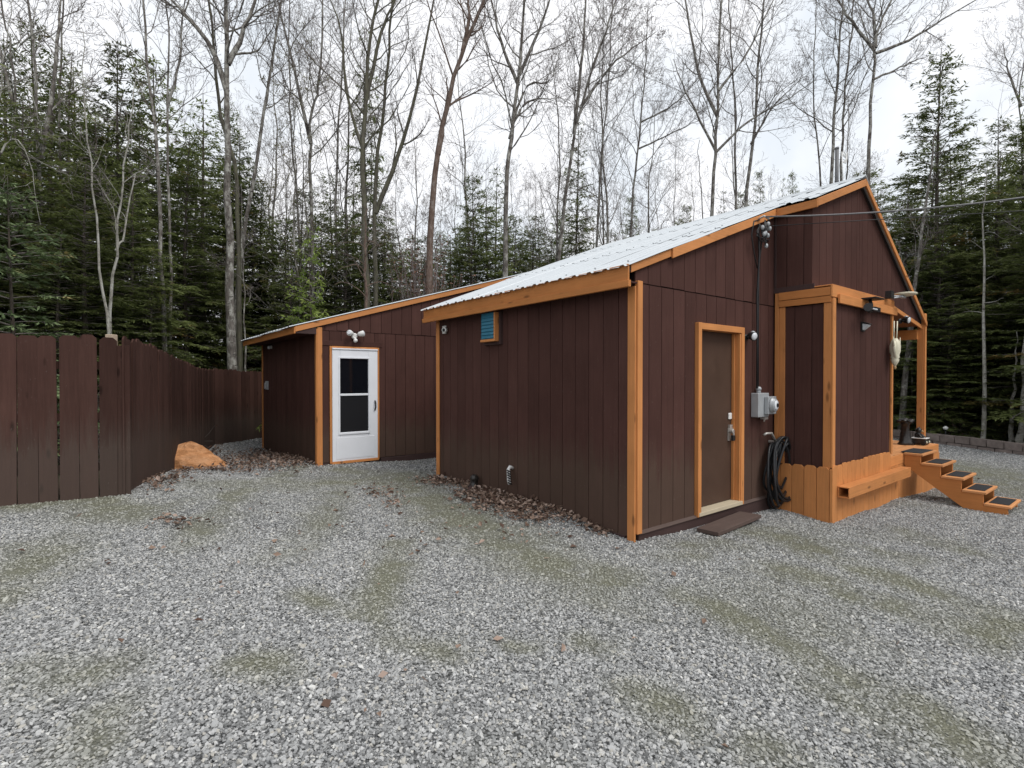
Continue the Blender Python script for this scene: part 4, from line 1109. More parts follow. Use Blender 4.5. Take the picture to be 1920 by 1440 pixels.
def grow(g, P, R, nper, t0, t1, length, angle, K, up, rfac, rend, wob, phyl=2.4, lenfall=.6, rmax=1e9):
    N = P.shape[0]
    i = np.repeat(np.arange(N), nper); M = len(i)
    tt = (np.tile(np.arange(nper), N) + g.uniform(0, 1, M)) / nper
    t = t0 + (t1 - t0) * tt
    pos, tan, r = sample(P, R, i, t)
    az = np.tile(np.arange(nper) * phyl, N) + np.repeat(g.uniform(0, 6.28, N), nper) + g.normal(0, .4, M)
    ref = np.where(np.abs(tan[:, 2:3]) > .8, np.array([1., 0, 0]), np.array([0, 0, 1.]))
    A = unit(np.cross(tan, ref)); Bv = np.cross(tan, A)
    side = A * np.cos(az)[:, None] + Bv * np.sin(az)[:, None]
    an = angle + g.normal(0, .16, M)
    d = unit(tan * np.cos(an)[:, None] + side * np.sin(an)[:, None])
    plen = np.linalg.norm(P[:, 1:] - P[:, :-1], axis=-1).sum(1)[i]
    L = (length if length > 0 else -length * plen) * (1 - lenfall * tt) * g.uniform(.65, 1.25, M)
    out = np.empty((M, K, 3)); out[:, 0] = pos
    step = L / (K - 1); cur = d.copy()
    for k in range(1, K):
        cur = unit(cur + np.array([0, 0, up]) / (K - 1) + g.normal(0, wob, (M, 3)))
        out[:, k] = out[:, k - 1] + cur * step[:, None]
    r0 = np.minimum(np.minimum(r * rfac, rmax), L * .03 + .002)
    RR = r0[:, None] * np.linspace(1, rend, K)[None, :]
    return out, np.maximum(RR, .0028)
def smooth_path(pts, n):
    pts = [Vector(p) for p in pts]
    P = [pts[0] * 2 - pts[1]] + pts + [pts[-1] * 2 - pts[-2]]
    out = []
    m = len(pts) - 1
    for j in range(n):
        f = j / (n - 1) * m; k = min(int(f), m - 1); t = f - k
        a, b, c, d = P[k], P[k + 1], P[k + 2], P[k + 3]
        out.append(.5 * ((2 * b) + (c - a) * t + (2 * a - 5 * b + 4 * c - d) * t * t + (3 * b - a - 3 * c + d) * t ** 3))
    return np.array([tuple(p) for p in out])

def bare_mesh(seed, trunkP, trunkR, forks=(), t0=.35, n1=20, l1=3.0, buds=None, n2=7, n3=5, ang1=.75, up1=.9, twig=.0055, bark_m='bark', n4=2):
    """trunkP (K,3) base to tip in local metres; returns trunk mesh, crown mesh"""
    g = np.random.default_rng(seed)
    ta = Acc()
    paths = [(trunkP, trunkR)] + list(forks)
    for P, R in paths:
        V, Q = tubes(P[None], R[None], 10); ta.add(V, Q)
    tm = ta.mesh('trunk', [MT[bark_m]], True)
    ca = Acc(); ends = []
    for fi, (P, R) in enumerate(paths):
        a = t0 if fi == 0 else .12
        nn = int(n1 * .85) if fi == 0 else max(5, int(n1 * .45))
        ll = l1 if fi == 0 else l1 * .75
        P1, R1 = grow(g, P[None], R[None], nn, a, .985, ll * 1.18, ang1, 9, up1 * .8, .48, .2, .15, lenfall=.55, rmax=.05)
        V, Q = tubes(P1, R1, 5); ca.add(V, Q, 1)
        P2, R2 = grow(g, P1, R1, n2, .16, 1.0, -.46, .72, 6, .4, .62, .35, .17, lenfall=.5)
        V, Q = tubes(P2, R2, 3); ca.add(V, Q, 0)
        P3, R3 = grow(g, P2, R2, n3, .15, 1.0, -.5, .7, 4, .3, .7, .5, .18, lenfall=.45)
        R3 = np.clip(R3, twig * .6, twig); V, Q = tubes(P3, R3, 3); ca.add(V, Q, 0)
        ends += [P3[:, -1], P3[:, 1], P2[:, -1]]
        if n4:
            P4, R4 = grow(g, P3, R3, n4, .3, 1.0, -.55, .6, 2, .2, .8, .7, .1)
            R4 = np.full_like(R4, twig * .55); V, Q = tubes(P4, R4, 3); ca.add(V, Q, 0); ends.append(P4[:, -1])
    mats = [MT['twig'], MT[bark_m]]
    if buds:
        E_ = np.concatenate(ends); m = len(E_)
        keep = g.random(m) < buds[1]; E_ = E_[keep]; m = len(E_)
        D = unit(g.normal(0, 1, (m, 3)) + np.array([0, 0, .6])); Nn = unit(g.normal(0, 1, (m, 3)))
        V, Q = diamonds(E_, D, Nn, g.uniform(.5, 1.2, m) * buds[2], g.uniform(.35, .7, m) * buds[2])
        ca.add(V, Q, 2, g.random(m)); mats.append(MT[buds[0]])
    return tm, ca.mesh('crown', mats)

def conifer_mesh(seed, H=12.0, R=2.0, start=.06, perm=16, needle='needle', droop=.35, dens=1.0, shape=.85, bark_m='bark_dark', sparse_low=.0, twsp=.062, dead=.0):
    g = np.random.default_rng(seed)
    K = 10
    z = np.linspace(-.3, H, K); P = np.stack([.06 * np.sin(z * .5 + seed), .06 * np.cos(z * .43 + seed), z], -1)
    r0 = H * .0085
    V, Q = tubes(P[None], (r0 * (1 - np.clip(z / H, 0, 1) * .93))[None], 9); ta = Acc(); ta.add(V, Q); tm = ta.mesh('trunk', [MT[bark_m]], True)
    nb = int(perm * H * (1 - start))
    h = start + (1 - start) * np.sort(g.random(nb)) ** .92 * .985
    if sparse_low: 
        kp = g.random(nb) < np.clip((h - start) / sparse_low + .25, 0, 1); h = h[kp]; nb = len(h)
    az = np.arange(nb) * 2.399 + g.normal(0, .35, nb)
    L = R * (1 - h) ** shape * g.uniform(.55, 1.12, nb) + .10
    # uneven sides so that no two flanks match
    L *= 1 + .28 * np.sin(az * 1 + seed) * np.sin(h * 11 + seed * 2)
    Kb = 6; s = np.linspace(0, 1, Kb)
    rise = .55 * h + .10 - .15 * (1 - h)            # top branches rise
    zz = h[:, None] * H + L[:, None] * (rise[:, None] * s - droop * (1.15 - h[:, None] * .5) * s ** 2 + .10 * s ** 3)
    ca_, sa_ = np.cos(az), np.sin(az)
    bend = g.normal(0, .12, nb)
    x = L[:, None] * s * ca_[:, None] - bend[:, None] * L[:, None] * s ** 2 * sa_[:, None]
    y = L[:, None] * s * sa_[:, None] + bend[:, None] * L[:, None] * s ** 2 * ca_[:, None]
    BP = np.stack([x, y, zz], -1); BR = (.006 + .011 * L)[:, None] * (1 - .85 * s)[None, :]
    ac = Acc(); V, Q = tubes(BP, BR, 4); ac.add(V, Q, 1)
    # twigs in a flat spray on each side of the branch
    nt = np.maximum(3, (L / twsp * dens).astype(int)); i = np.repeat(np.arange(nb), nt)
    if dead:
        isd = g.random(nb) < np.where(h < dead, .85, .03); i = i[~isd[i]]
    M = len(i); t = g.uniform(.12, 1, M) ** .8
    pos, tan, _ = sample(BP, BR, i, t)
    side = np.where(g.random(M) < .5, -1., 1.)
    lat = unit(np.cross(tan, np.array([0, 0, 1.]))) * side[:, None]
    d = unit(tan * .75 + lat * g.uniform(.5, 1.1, M)[:, None] + np.array([0, 0, -1.]) * g.uniform(-.05, .32, M)[:, None])
    tl = np.clip(.42 * L[i] * (1 - .62 * t), .10, .60) * g.uniform(.6, 1.2, M)
    TP = np.stack([pos, pos + d * tl[:, None] * .5 + np.array([0, 0, .015]), pos + d * tl[:, None] + np.array([0, 0, -.03])], 1)
    TR = np.full((M, 3), .0035)
    # needle sprays along each twig
    nn = np.maximum(3, (tl / .033).astype(int)); j = np.repeat(np.arange(M), nn); m = len(j)
    u = g.uniform(.0, 1.0, m); pp, tt, _ = sample(TP, TR, j, u)
    sd2 = np.where(g.random(m) < .5, -1., 1.)
    up = np.array([0, 0, 1.])
    lt = unit(np.cross(tt, up)) * sd2[:, None]
    dd = unit(tt * g.uniform(.5, 1.1, m)[:, None] + lt * g.uniform(.3, .9, m)[:, None] + up * g.normal(.02, .22, m)[:, None])
    Nn = unit(up + g.normal(0, .45, (m, 3)))
    V, Q = diamonds(pp, dd, Nn, g.uniform(.09, .19, m), g.uniform(.026, .048, m))
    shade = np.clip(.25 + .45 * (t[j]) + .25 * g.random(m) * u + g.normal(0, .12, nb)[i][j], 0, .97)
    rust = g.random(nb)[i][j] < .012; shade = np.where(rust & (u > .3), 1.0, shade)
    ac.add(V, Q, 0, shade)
    return tm, ac.mesh('crown', [MT[needle], MT['twig'] if not dead else MT['deadwood']])

def put_tree(name, meshes, x, y, label, cat, group=None, rz=0.0, sxy=1.0, sz=1.0, z=None, lean=(0, 0)):
    t = empty(name, (x, y, gz1(x, y) - .05 if z is None else z), rz, label, cat, group)
    t.scale = (sxy, sxy, sz); t.rotation_euler = (lean[0], lean[1], rz)
    link('trunk', meshes[0], t); link('crown', meshes[1], t)
    return t

# --- conifers
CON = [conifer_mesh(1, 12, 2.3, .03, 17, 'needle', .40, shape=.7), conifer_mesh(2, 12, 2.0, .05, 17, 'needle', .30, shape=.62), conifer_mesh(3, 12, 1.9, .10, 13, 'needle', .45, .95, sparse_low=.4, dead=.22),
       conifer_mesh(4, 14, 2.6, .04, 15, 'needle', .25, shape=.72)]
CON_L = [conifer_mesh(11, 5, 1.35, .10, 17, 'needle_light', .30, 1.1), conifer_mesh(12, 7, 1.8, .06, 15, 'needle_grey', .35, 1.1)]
HV = [12, 12, 12, 14]
cl = 'dark evergreens massed behind the fence'; cm = 'dark evergreen standing between bare trunks behind the cabin roof'; crr = 'dark evergreen in the wood beyond the block wall'
OWN = {(690, 40): 'ragged sparse spruce tangled with the mossy trunks behind the wing roof', (895, 325): 'left one of two bushy spruces just right of the flaky brown trunk', (930, 305): 'taller bushy spruce right behind the tall dark grey trunk',
       (1077, 205): 'ragged spruce tangled in the leaning trunk with upright sprays', (1192, 362): 'small spruce at the foot of the trunk with side branches over the roof', (1270, 405): 'low broad spruce tip just above the roof slope', (1292, 378): 'pointed small spruce just left of the dead snag over the roof',
       (1352, 345): 'small spruce at the foot of the steeply forked grey trunk', (1386, 352): 'small spruce between the pair of trunks over the upper roof', (1430, 312): 'leftmost of three small distant spruces below the roof peak', (1458, 325): 'middle one of three small distant spruces below the roof peak',
       (1481, 318): 'rightmost of three small distant spruces below the roof peak', (300, 110): 'high dark evergreen directly behind the straight lichen grey trunk', (48, 190): 'bushy dark evergreen rising above the pale fir at the left edge', (1805, 295): 'dark spruce filling the gap between the tall spruce and the broad one', (1985, 480): 'dark evergreen cut by the right edge behind the block wall'}
def conifer(px, d, ty, R, var, label, group, light=False, seed=0, sx=None):
    b = at(px, 720, d); x, y = b.x, b.y
    z0 = gz1(x, y) - .05; Ht = at(px, ty, d).z - z0
    if light: ms, h0, r0 = CON_L[var], (5, 7)[var], (1.35, 1.8)[var]
    else: ms, h0, r0 = CON[var], HV[var], (2.3, 2.0, 1.9, 2.6)[var]
    if (px, ty) in OWN: label, group = OWN[(px, ty)], None
    rr = random.Random(int(px * 7 + d * 13))
    put_tree('fir_tree' if light else 'spruce_tree', ms, x, y, label, 'tree', group, rr.uniform(0, 6.28), (1 if light else 1.12) * R / r0, Ht / h0, z0, (rr.uniform(-.02, .02), rr.uniform(-.02, .02)))
GL, GM, GR = 'dark evergreens behind the fence', 'evergreens behind the cabin roof', 'evergreens beyond the block wall'
LL = 'dark evergreen in the crowded wood behind the fence'
conifer(22, 8.6, 330, 1.55, 1, 'pale green fir leaning over the fence at the left edge', None, True)
conifer(225, 15, 62, 1.9, 1, 'tall dark spruce with narrow pointed tip left of the twin grey trunks', None)
conifer(586, 14.9, 425, 1.3, 0, 'small bright green fir just above the low wing roof', None, True)
conifer(1748, 18.5, 92, 2.5, 3, 'tall spruce with sharp tip to the right of the gable peak', None)
conifer(1872, 18, 282, 2.3, 0, 'broad spruce behind the service wire near the right edge', None)
for a in ((-70, 11, 190, 2.0, 0), (-20, 13.5, 110, 2.3, 3), (48, 12.5, 190, 1.9, 1), (95, 14, 70, 2.1, 2), (128, 16.5, 95, 2.0, 2), (160, 12, 300, 1.6, 1), (185, 14, 220, 2.0, 0), (250, 13.6, 300, 1.7, 0), (300, 18, 110, 2.3, 1), (345, 16.2, 240, 1.9, 0), (385, 18.5, 175, 2.2, 2), (285, 13.2, 470, 1.2, 1),
          (420, 20, 190, 2.4, 3), (458, 19.8, 250, 2.0, 0), (475, 19.5, 420, 1.6, 1), (492, 20.5, 330, 1.9, 0), (528, 19, 410, 2.1, 1), (545, 16.5, 470, 1.5, 0), (-150, 14, 80, 2.4, 0), (30, 19, 60, 2.6, 3), (70, 22, 30, 3, 0), (200, 20, 200, 2.6, 0), (260, 22, 200, 2.8, 3), (370, 24, 260, 2.8, 0), (110, 11, 430, 1.3, 0), (440, 24, 300, 2.8, 1), (150, 24, 130, 3, 0), (0, 16, 250, 2.2, 1), (392, 17.2, 440, 1.4, 0)):
    conifer(*a, LL, GL)
LM = 'dark evergreen among bare trunks behind the cabin roof'
for a in ((560, 21, 345, 2.0, 1), (618, 23, 320, 2.1, 0), (645, 18, 400, 1.7, 1), (690, 19.5, 40, 1.5, 2), (665, 25, 300, 2.0, 2), (735, 22, 430, 1.9, 0), (720, 30, 380, 2.4, 0), (895, 22, 325, 1.8, 1), (930, 24, 305, 1.7, 2), (865, 26, 420, 2.0, 0), (985, 27, 425, 2.0, 0), (1077, 22, 205, 1.6, 2), (1052, 24, 390, 1.8, 1), (1110, 27, 420, 1.9, 0), (1012, 30, 400, 2.2, 1), (1192, 27, 362, 1.2, 1), (1270, 29, 405, 1.5, 0), (1292, 26, 378, 1.2, 1), (1352, 32, 345, 1.2, 2), (1386, 31, 352, 1.3, 1), (1430, 33, 312, 1.1, 1), (1458, 35, 325, 1.0, 2), (1481, 34, 318, 1.1, 1), (780, 28, 440, 2.2, 1), (960, 33, 440, 2.2, 0), (830, 33, 430, 2.4, 0), (600, 18.5, 400, 1.8, 0), (655, 20, 430, 1.9, 1), (705, 20, 400, 2.0, 0), (745, 19, 465, 1.8, 1), (790, 21, 440, 2.0, 0), (850, 20, 440, 1.9, 1), (880, 19, 405, 1.8, 0), (915, 19.5, 380, 1.9, 1), (965, 21, 400, 1.9, 0), (1000, 22, 430, 2.0, 1), (1035, 20, 440, 1.6, 0), (1085, 21, 410, 1.8, 1), (1140, 24, 430, 1.8, 0), (1230, 27, 425, 1.6, 0)):
    conifer(*a, LM, GM)
LR = 'dark evergreen in the shaded wood beyond the block wall'
for a in ((1690, 24, 330, 2.2, 1), (1805, 23, 295, 2.4, 0), (1828, 18.5, 430, 2.2, 1), (1905, 21, 240, 2.6, 0), (1955, 17, 330, 2.4, 3), (1765, 17.6, 420, 2.2, 0), (1715, 19.5, 400, 2.2, 1), (1860, 25, 220, 2.8, 0), (1785, 27, 280, 3, 3), (2010, 19, 200, 2.8, 0), (1705, 21, 560, 2.2, 0), (1738, 17.6, 640, 1.7, 1), (1800, 16.8, 620, 1.8, 0), (1885, 17.2, 560, 2.0, 1), (1850, 16.9, 690, 1.3, 0), (1925, 16, 600, 1.8, 0), (1690, 28, 480, 2.8, 0), (1745, 30, 420, 3, 1), (1830, 30, 380, 3, 0), (1910, 30, 330, 3, 3), (2080, 22, 260, 3, 0), (1985, 15, 480, 2.0, 1), (1780, 16.6, 560, 1.8, 1)):
    conifer(*a, LR, GR)

# the wood goes on beside the picture
er = random.Random(77)
for k in range(34):
    X_ = er.uniform(15.5, 30); Y_ = er.uniform(3, 15) if k < 24 else er.uniform(15, 26)
    if X_ < 14.6 + max(0, 10 - Y_) * .5: X_ += 4
    d_ = Y_; conifer(960 + FPX * X_ / Y_, d_, 709 - FPX * er.uniform(7, 13) / d_, er.uniform(1.9, 2.9), er.choice([0, 1, 3]), LR, GR)
for k in range(12):
    Y_ = er.uniform(5, 13); X_ = -1.1 * Y_ - er.uniform(2.2, 9); conifer(960 + FPX * X_ / Y_, Y_, 709 - FPX * er.uniform(7, 12) / Y_, er.uniform(1.8, 2.4), er.choice([0, 1, 3]), LL, GL)

# --- bare trees traced one by one: pixel path of the trunk at its own distance
def bare(pts, d, w, label, forks=(), t0=.35, n1=18, l1=3.0, buds=('bud', .35, .035), bark_m='bark', extra=4.0, name='bare_tree', seed=0, d_top=None, **k):
    P = [at(x, y, d) for x, y in pts]
    base = P[0]; gz0 = gz1(base.x, base.y) - .15
    dirn = (P[1] - P[0]); 
    foot_ = Vector((base.x - dirn.x / max(dirn.z, .1) * (base.z - gz0) * .5, base.y, gz0))
    full = [foot_] + P
    if extra: 
        dd = (P[-1] - P[-2]).normalized(); full.append(P[-1] + Vector((dd.x, dd.y + .03, max(dd.z, .6))).normalized() * extra)
    o = full[0].copy()
    w = w * .84
    S = smooth_path([p - o for p in full], 18)
    g = np.random.default_rng(abs(int(pts[0][0])) + seed)
    S[2:-1] += np.cumsum(g.normal(0, .016, S[2:-1].shape), 0) * .6 + g.normal(0, .02, S[2:-1].shape)
    H = S[-1, 2]; r0 = w * .5 * d / FPX
    fr = np.clip(S[:, 2] / H, 0, 1)
    Rt = r0 * (1.0 - .86 * fr ** .8); Rt[0] *= 1.25
    fk = []
    for f in forks:
        fp, fw = f
        q = [at(x, y, d + (i * .12 - .0) * (1 if k.get('fd', 1) else -1)) - o for i, (x, y) in enumerate(fp)]
        if fp[-1][1] < 40: dd = (q[-1] - q[-2]).normalized(); q.append(q[-1] + dd * 3.0)
        Sf = smooth_path(q, 12); Sf[2:] += g.normal(0, .015, Sf[2:].shape)
        fk.append((Sf, fw * .43 * d / FPX * np.linspace(1, .18, 12)))
    k.pop('fd', None)
    ms = bare_mesh(abs(int(pts[0][0] * 3 + seed)), S, Rt, fk, t0, n1, l1, buds, bark_m=bark_m, **k)
    t = empty(name, tuple(o), 0, label, 'tree'); link('trunk', ms[0], t); link('crown', ms[1], t)
    return t
bare([(203, 620), (184, 470), (169, 300), (161, 185)], 11, 9, 'slim pale birch stem leaning left right behind the fence corner post', (), .5, 7, 1.2, None, 'bark_pale', 1.5, n2=5, n3=4)
bare([(206, 620), (215, 490), (226, 380), (241, 250)], 11.15, 11, 'pale birch stem leaning right behind the fence corner post', [([(217, 470), (232, 440), (250, 335), (275, 320)], 5)], .45, 8, 1.3, None, 'bark_pale', 1.2, n2=5, n3=4)
bare([(308, 650), (299, 430), (288, 220), (268, 0)], 13.5, 13, 'tall straight lichen grey trunk in front of the dark evergreens', (), .55, 14, 2.2)
bare([(318, 655), (317, 480), (312, 300), (316, 100), (310, 0)], 14.5, 9, 'thinner dark trunk close beside the straight lichen grey one', [([(314, 200), (335, 120), (345, 20)], 6)], .45, 14, 2.0)
bare([(433, 695), (428, 480), (424, 250), (426, 100), (424, 0)], 14.5, 25, 'thick grey trunk rising left of the low wing roof', [([(425, 170), (395, 85), (340, 20), (322, 0)], 12), ([(427, 120), (452, 70), (478, 0)], 13)], .62, 14, 2.8)
bare([(447, 480), (443, 320), (412, 200), (402, 100), (392, 0)], 15.6, 15, 'dark trunk crossing behind the thick grey one', (), .5, 14, 2.6, seed=2, bark_m='bark_moss')
bare([(448, 500), (482, 310), (497, 200), (515, 110), (531, 0)], 16, 14, 'slender pale trunk leaning right above the low wing', (), .45, 16, 2.4)
bare([(75, 500), (72, 270), (66, 130), (52, 0)], 13, 13, 'grey trunk among the evergreens near the left edge', [([(76, 300), (98, 170), (108, 60), (112, 0)], 10)], .5, 12, 2.2)
bare([(30, 420), (28, 250), (20, 100), (0, 0)], 14, 10, 'thin dark trunk at the far left above the pale fir', [([(26, 200), (-10, 60), (-40, 0)], 7)], .3, 14, 2.6)
bare([(125, 560), (118, 300), (122, 120), (126, 0)], 15, 10, 'grey trunk between the left evergreens', (), .6, 10, 2.0)
bare([(688, 560), (684, 450), (678, 300), (685, 180), (697, 60), (710, 0)], 16, 19, 'thick mossy trunk behind the low wing roof', [([(684, 200), (712, 70), (740, 0)], 9), ([(680, 280), (650, 180), (640, 60), (620, 0)], 7)], .42, 16, 2.8, bark_m='bark_moss')
bare([(703, 540), (702, 360), (718, 210), (728, 120), (735, 0)], 17, 15, 'grey mossy trunk just right of the thickest mossy one', [([(704, 400), (735, 320), (760, 250), (790, 120), (812, 0)], 11)], .4, 16, 2.6, bark_m='bark_moss')
bare([(585, 440), (582, 280), (588, 200), (602, 150), (608, 0)], 18, 12, 'grey trunk with upright crown behind the bright green fir', [([(583, 270), (560, 170), (540, 80), (520, 0)], 8)], .3, 20, 2.8)
bare([(630, 430), (632, 250), (640, 150), (648, 0)], 19, 9, 'thin dark trunk left of the mossy trunks', (), .25, 20, 2.6)
bare([(560, 430), (548, 270), (543, 160), (545, 0)], 20, 8, 'thin grey trunk standing right of the leaning pale one', (), .25, 18, 2.6)
bare([(805, 540), (814, 350), (834, 210), (868, 90), (905, 0)], 15.5, 23, 'thick flaky brown trunk leaning right over the roof valley', [([(822, 290), (838, 200), (838, 145)], 10), ([(868, 95), (878, 40), (880, 0)], 10)], .5, 14, 2.8, ('bud', .25, .03), 'bark_brown')
bare([(948, 470), (950, 340), (962, 240), (974, 140), (982, 0)], 17, 18, 'tall dark grey trunk with wide limbs right of the brown one', [([(972, 160), (940, 80), (920, 0)], 8), ([(974, 140), (1010, 60), (1030, 0)], 8), ([(962, 230), (990, 190), (1040, 185)], 7), ([(955, 260), (985, 165), (1030, 150), (1052, 90)], 6)], .4, 18, 3.0)
bare([(1048, 470), (1075, 260), (1100, 170), (1130, 80), (1158, 0)], 19, 13, 'leaning trunk with many upright sprays behind the middle of the roof', [([(1090, 200), (1150, 120), (1230, 60)], 7), ([(1076, 250), (1092, 100), (1098, 0)], 8)], .3, 22, 2.8, ('bud', .8, .05))
bare([(1120, 450), (1132, 250), (1145, 120), (1150, 0)], 21, 7, 'thin trunk hung with buds just right of the leaning one', (), .25, 20, 2.4, ('bud', .8, .05))
bare([(1184, 430), (1194, 300), (1205, 180), (1210, 100)], 20, 10, 'medium trunk with long side branches sweeping right over the roof', [([(1195, 280), (1260, 250), (1320, 220)], 4), ([(1200, 230), (1270, 190), (1330, 120)], 4)], .3, 22, 2.6, None, extra=2)
bare([(1319, 410), (1316, 330), (1312, 262)], 22, 7, 'short dead snag standing over the roof slope', (), .9, 2, .4, None, 'bark_dark', 0, n2=1, n3=1, n4=0)
bare([(1335, 410), (1344, 260), (1347, 130), (1352, 0)], 19, 13, 'grey trunk with steep forked limbs over the middle of the roof slope', [([(1343, 285), (1290, 180), (1262, 110)], 6), ([(1346, 220), (1310, 140), (1285, 0)], 8), ([(1343, 285), (1400, 230), (1470, 190), (1530, 150)], 6), ([(1347, 170), (1400, 100), (1440, 20)], 6)], .35, 18, 2.8)
bare([(1380, 400), (1378, 200), (1372, 80), (1366, 0)], 20, 9, 'slim trunk of the pair standing over the upper roof slope', (), .3, 16, 2.6, seed=3)
bare([(1396, 400), (1412, 240), (1420, 120), (1428, 0)], 19.5, 13, 'stouter trunk of the pair standing over the upper roof slope', [([(1408, 270), (1450, 200), (1500, 150)], 5)], .35, 18, 2.8)
bare([(1540, 360), (1530, 230), (1526, 120), (1530, 30)], 20, 8, 'slim grey trunk left in the clump by the gable peak', (), .25, 18, 2.2, ('bud', .6, .04), extra=2)
bare([(1559, 360), (1564, 220), (1570, 110), (1580, 0)], 19, 13, 'stout trunk in the middle of the clump by the gable peak', (), .3, 20, 2.4, ('bud', .6, .04))
bare([(1578, 355), (1582, 200), (1590, 110), (1602, 0)], 20, 10, 'right hand trunk of the clump by the gable peak', (), .3, 18, 2.4, ('bud', .6, .04))
bare([(1628, 370), (1634, 210), (1640, 100), (1644, 60), (1672, 0)], 17.5, 15, 'big grey trunk just behind the gable peak', [([(1640, 95), (1590, 30), (1570, 0)], 7), ([(1641, 90), (1640, 40), (1628, 0)], 8), ([(1641, 100), (1700, 78), (1745, 50), (1795, 20)], 7), ([(1636, 150), (1690, 125), (1740, 105)], 5)], .4, 14, 2.4, ('bud', .3, .03))
bare([(1925, 420), (1922, 280), (1912, 180), (1925, 90), (1935, 40)], 24, 8, 'bare twiggy tree against pale sky at the right edge', [([(1915, 200), (1890, 130), (1880, 80)], 5)], .2, 24, 3.0, None, extra=1.0)
# dead conifers and snags on the right
bare([(1843, 826), (1846, 600), (1849, 430), (1852, 335)], 15.2, 10, 'dead slim spruce pole with stub branches in the right wood', (), .25, 16, .6, None, 'bark_pale', .3, 'dead_tree', n2=2, n3=1, n4=0, up1=-.3, ang1=1.2)
bare([(1894, 826), (1900, 720), (1906, 620)], 15.0, 11, 'short pale broken trunk near the right edge', (), .9, 1, .3, None, 'bark_pale', 0, 'dead_tree', n2=1, n3=1, n4=0)
bare([(1913, 822), (1922, 700), (1935, 500)], 14.6, 15, 'thick pale mottled trunk cut by the right edge', (), .8, 4, 1, None, 'bark_pale', 3)
bare([(1690, 800), (1705, 620), (1722, 490), (1740, 380)], 17.2, 15, 'pale grey leaning trunk behind the porch post', (), .5, 8, 1.4, None, 'bark', 3)
bare([(1708, 790), (1712, 650), (1716, 520)], 17.5, 6, 'thin grey stem beside the leaning trunk behind the porch', (), .5, 6, 1.0, None, 'bark', 2)
bare([(462, 640), (460, 560), (456, 470)], 15.5, 6, 'thin grey stem left of the low wing corner', (), .4, 6, 1.0, None, 'bark', 2)
bare([(-14, 520), (-10, 330), (2, 150), (20, 30)], 9.6, 9, 'pale dead tree with drooping bare limbs at the left edge', [([(-8, 300), (30, 260), (62, 330), (75, 420)], 4), ([(0, 170), (48, 150), (70, 210), (82, 270)], 3), ([(5, 120), (70, 60), (110, 90), (150, 165)], 4)], .25, 10, 1.5, None, 'bark_pale', .5, 'dead_tree', n2=4, n3=3, n4=1, up1=-.5, ang1=1.0)
# brown dead spruce with drooping dry branches behind the wing
bare([(686, 575), (687, 500), (689, 440)], 15.2, 15, 'dead brown trunk with drooping dry branches above the wing roof', (), .05, 26, 1.5, None, 'bark_brown', .8, 'dead_tree', n2=3, n3=2, n4=0, up1=-1.6, ang1=1.0)
# --- fill trees sharing a few meshes, farther back
def auto_bare(seed, H, r, **k):
    g = np.random.default_rng(seed); z = np.linspace(0, H, 14)
    P = np.stack([np.cumsum(g.normal(0, .07, 14)) + .03 * z * g.normal(), np.cumsum(g.normal(0, .07, 14)), z], -1); P[0, :2] = 0
    return bare_mesh(seed, P, r * (1 - .9 * (z / H)), (), **k)
FILL = [auto_bare(101, 15, .075, t0=.3, n1=24, l1=2.8, buds=('bud', .4, .04)), auto_bare(102, 13, .055, t0=.25, n1=22, l1=2.4, buds=('bud', .7, .05)), auto_bare(103, 16, .085, t0=.4, n1=22, l1=3.2, buds=('bud', .2, .035)),
        auto_bare(104, 11, .045, t0=.2, n1=20, l1=2.0, buds=('bud_green', .7, .05)), auto_bare(105, 14, .06, t0=.3, n1=24, l1=2.6, buds=('bud', .5, .04))]
fr_ = random.Random(21)
FG = 'bare trees farther back in the wood'
for k in range(104):
    px = -80 + (k * 2150 / 104) + fr_.uniform(-20, 20); d = fr_.uniform(19, 38)
    if 1690 < px: d = fr_.uniform(26, 42)
    v = fr_.choice([0, 1, 2, 4])
    b = at(px, 720, d); s = fr_.uniform(.75, 1.1) * (1 if px < 1250 else .82)
    put_tree('bare_tree', FILL[v], b.x, b.y, 'thin grey bare tree deep in the background wood', 'tree', FG, fr_.uniform(0, 6.28), s, s * fr_.uniform(.9, 1.1))
for px, d, s in ((560, 17, 1.1), (590, 20, 1.2), (505, 22, .9), (1005, 22, .55), (985, 25, .6)):
    b = at(px, 720, d); put_tree('bare_tree', FILL[3], b.x, b.y, 'slim tree dusted with yellow green opening buds behind the cabin', 'tree', 'trees with yellow green buds', fr_.uniform(0, 6.28), s, s)

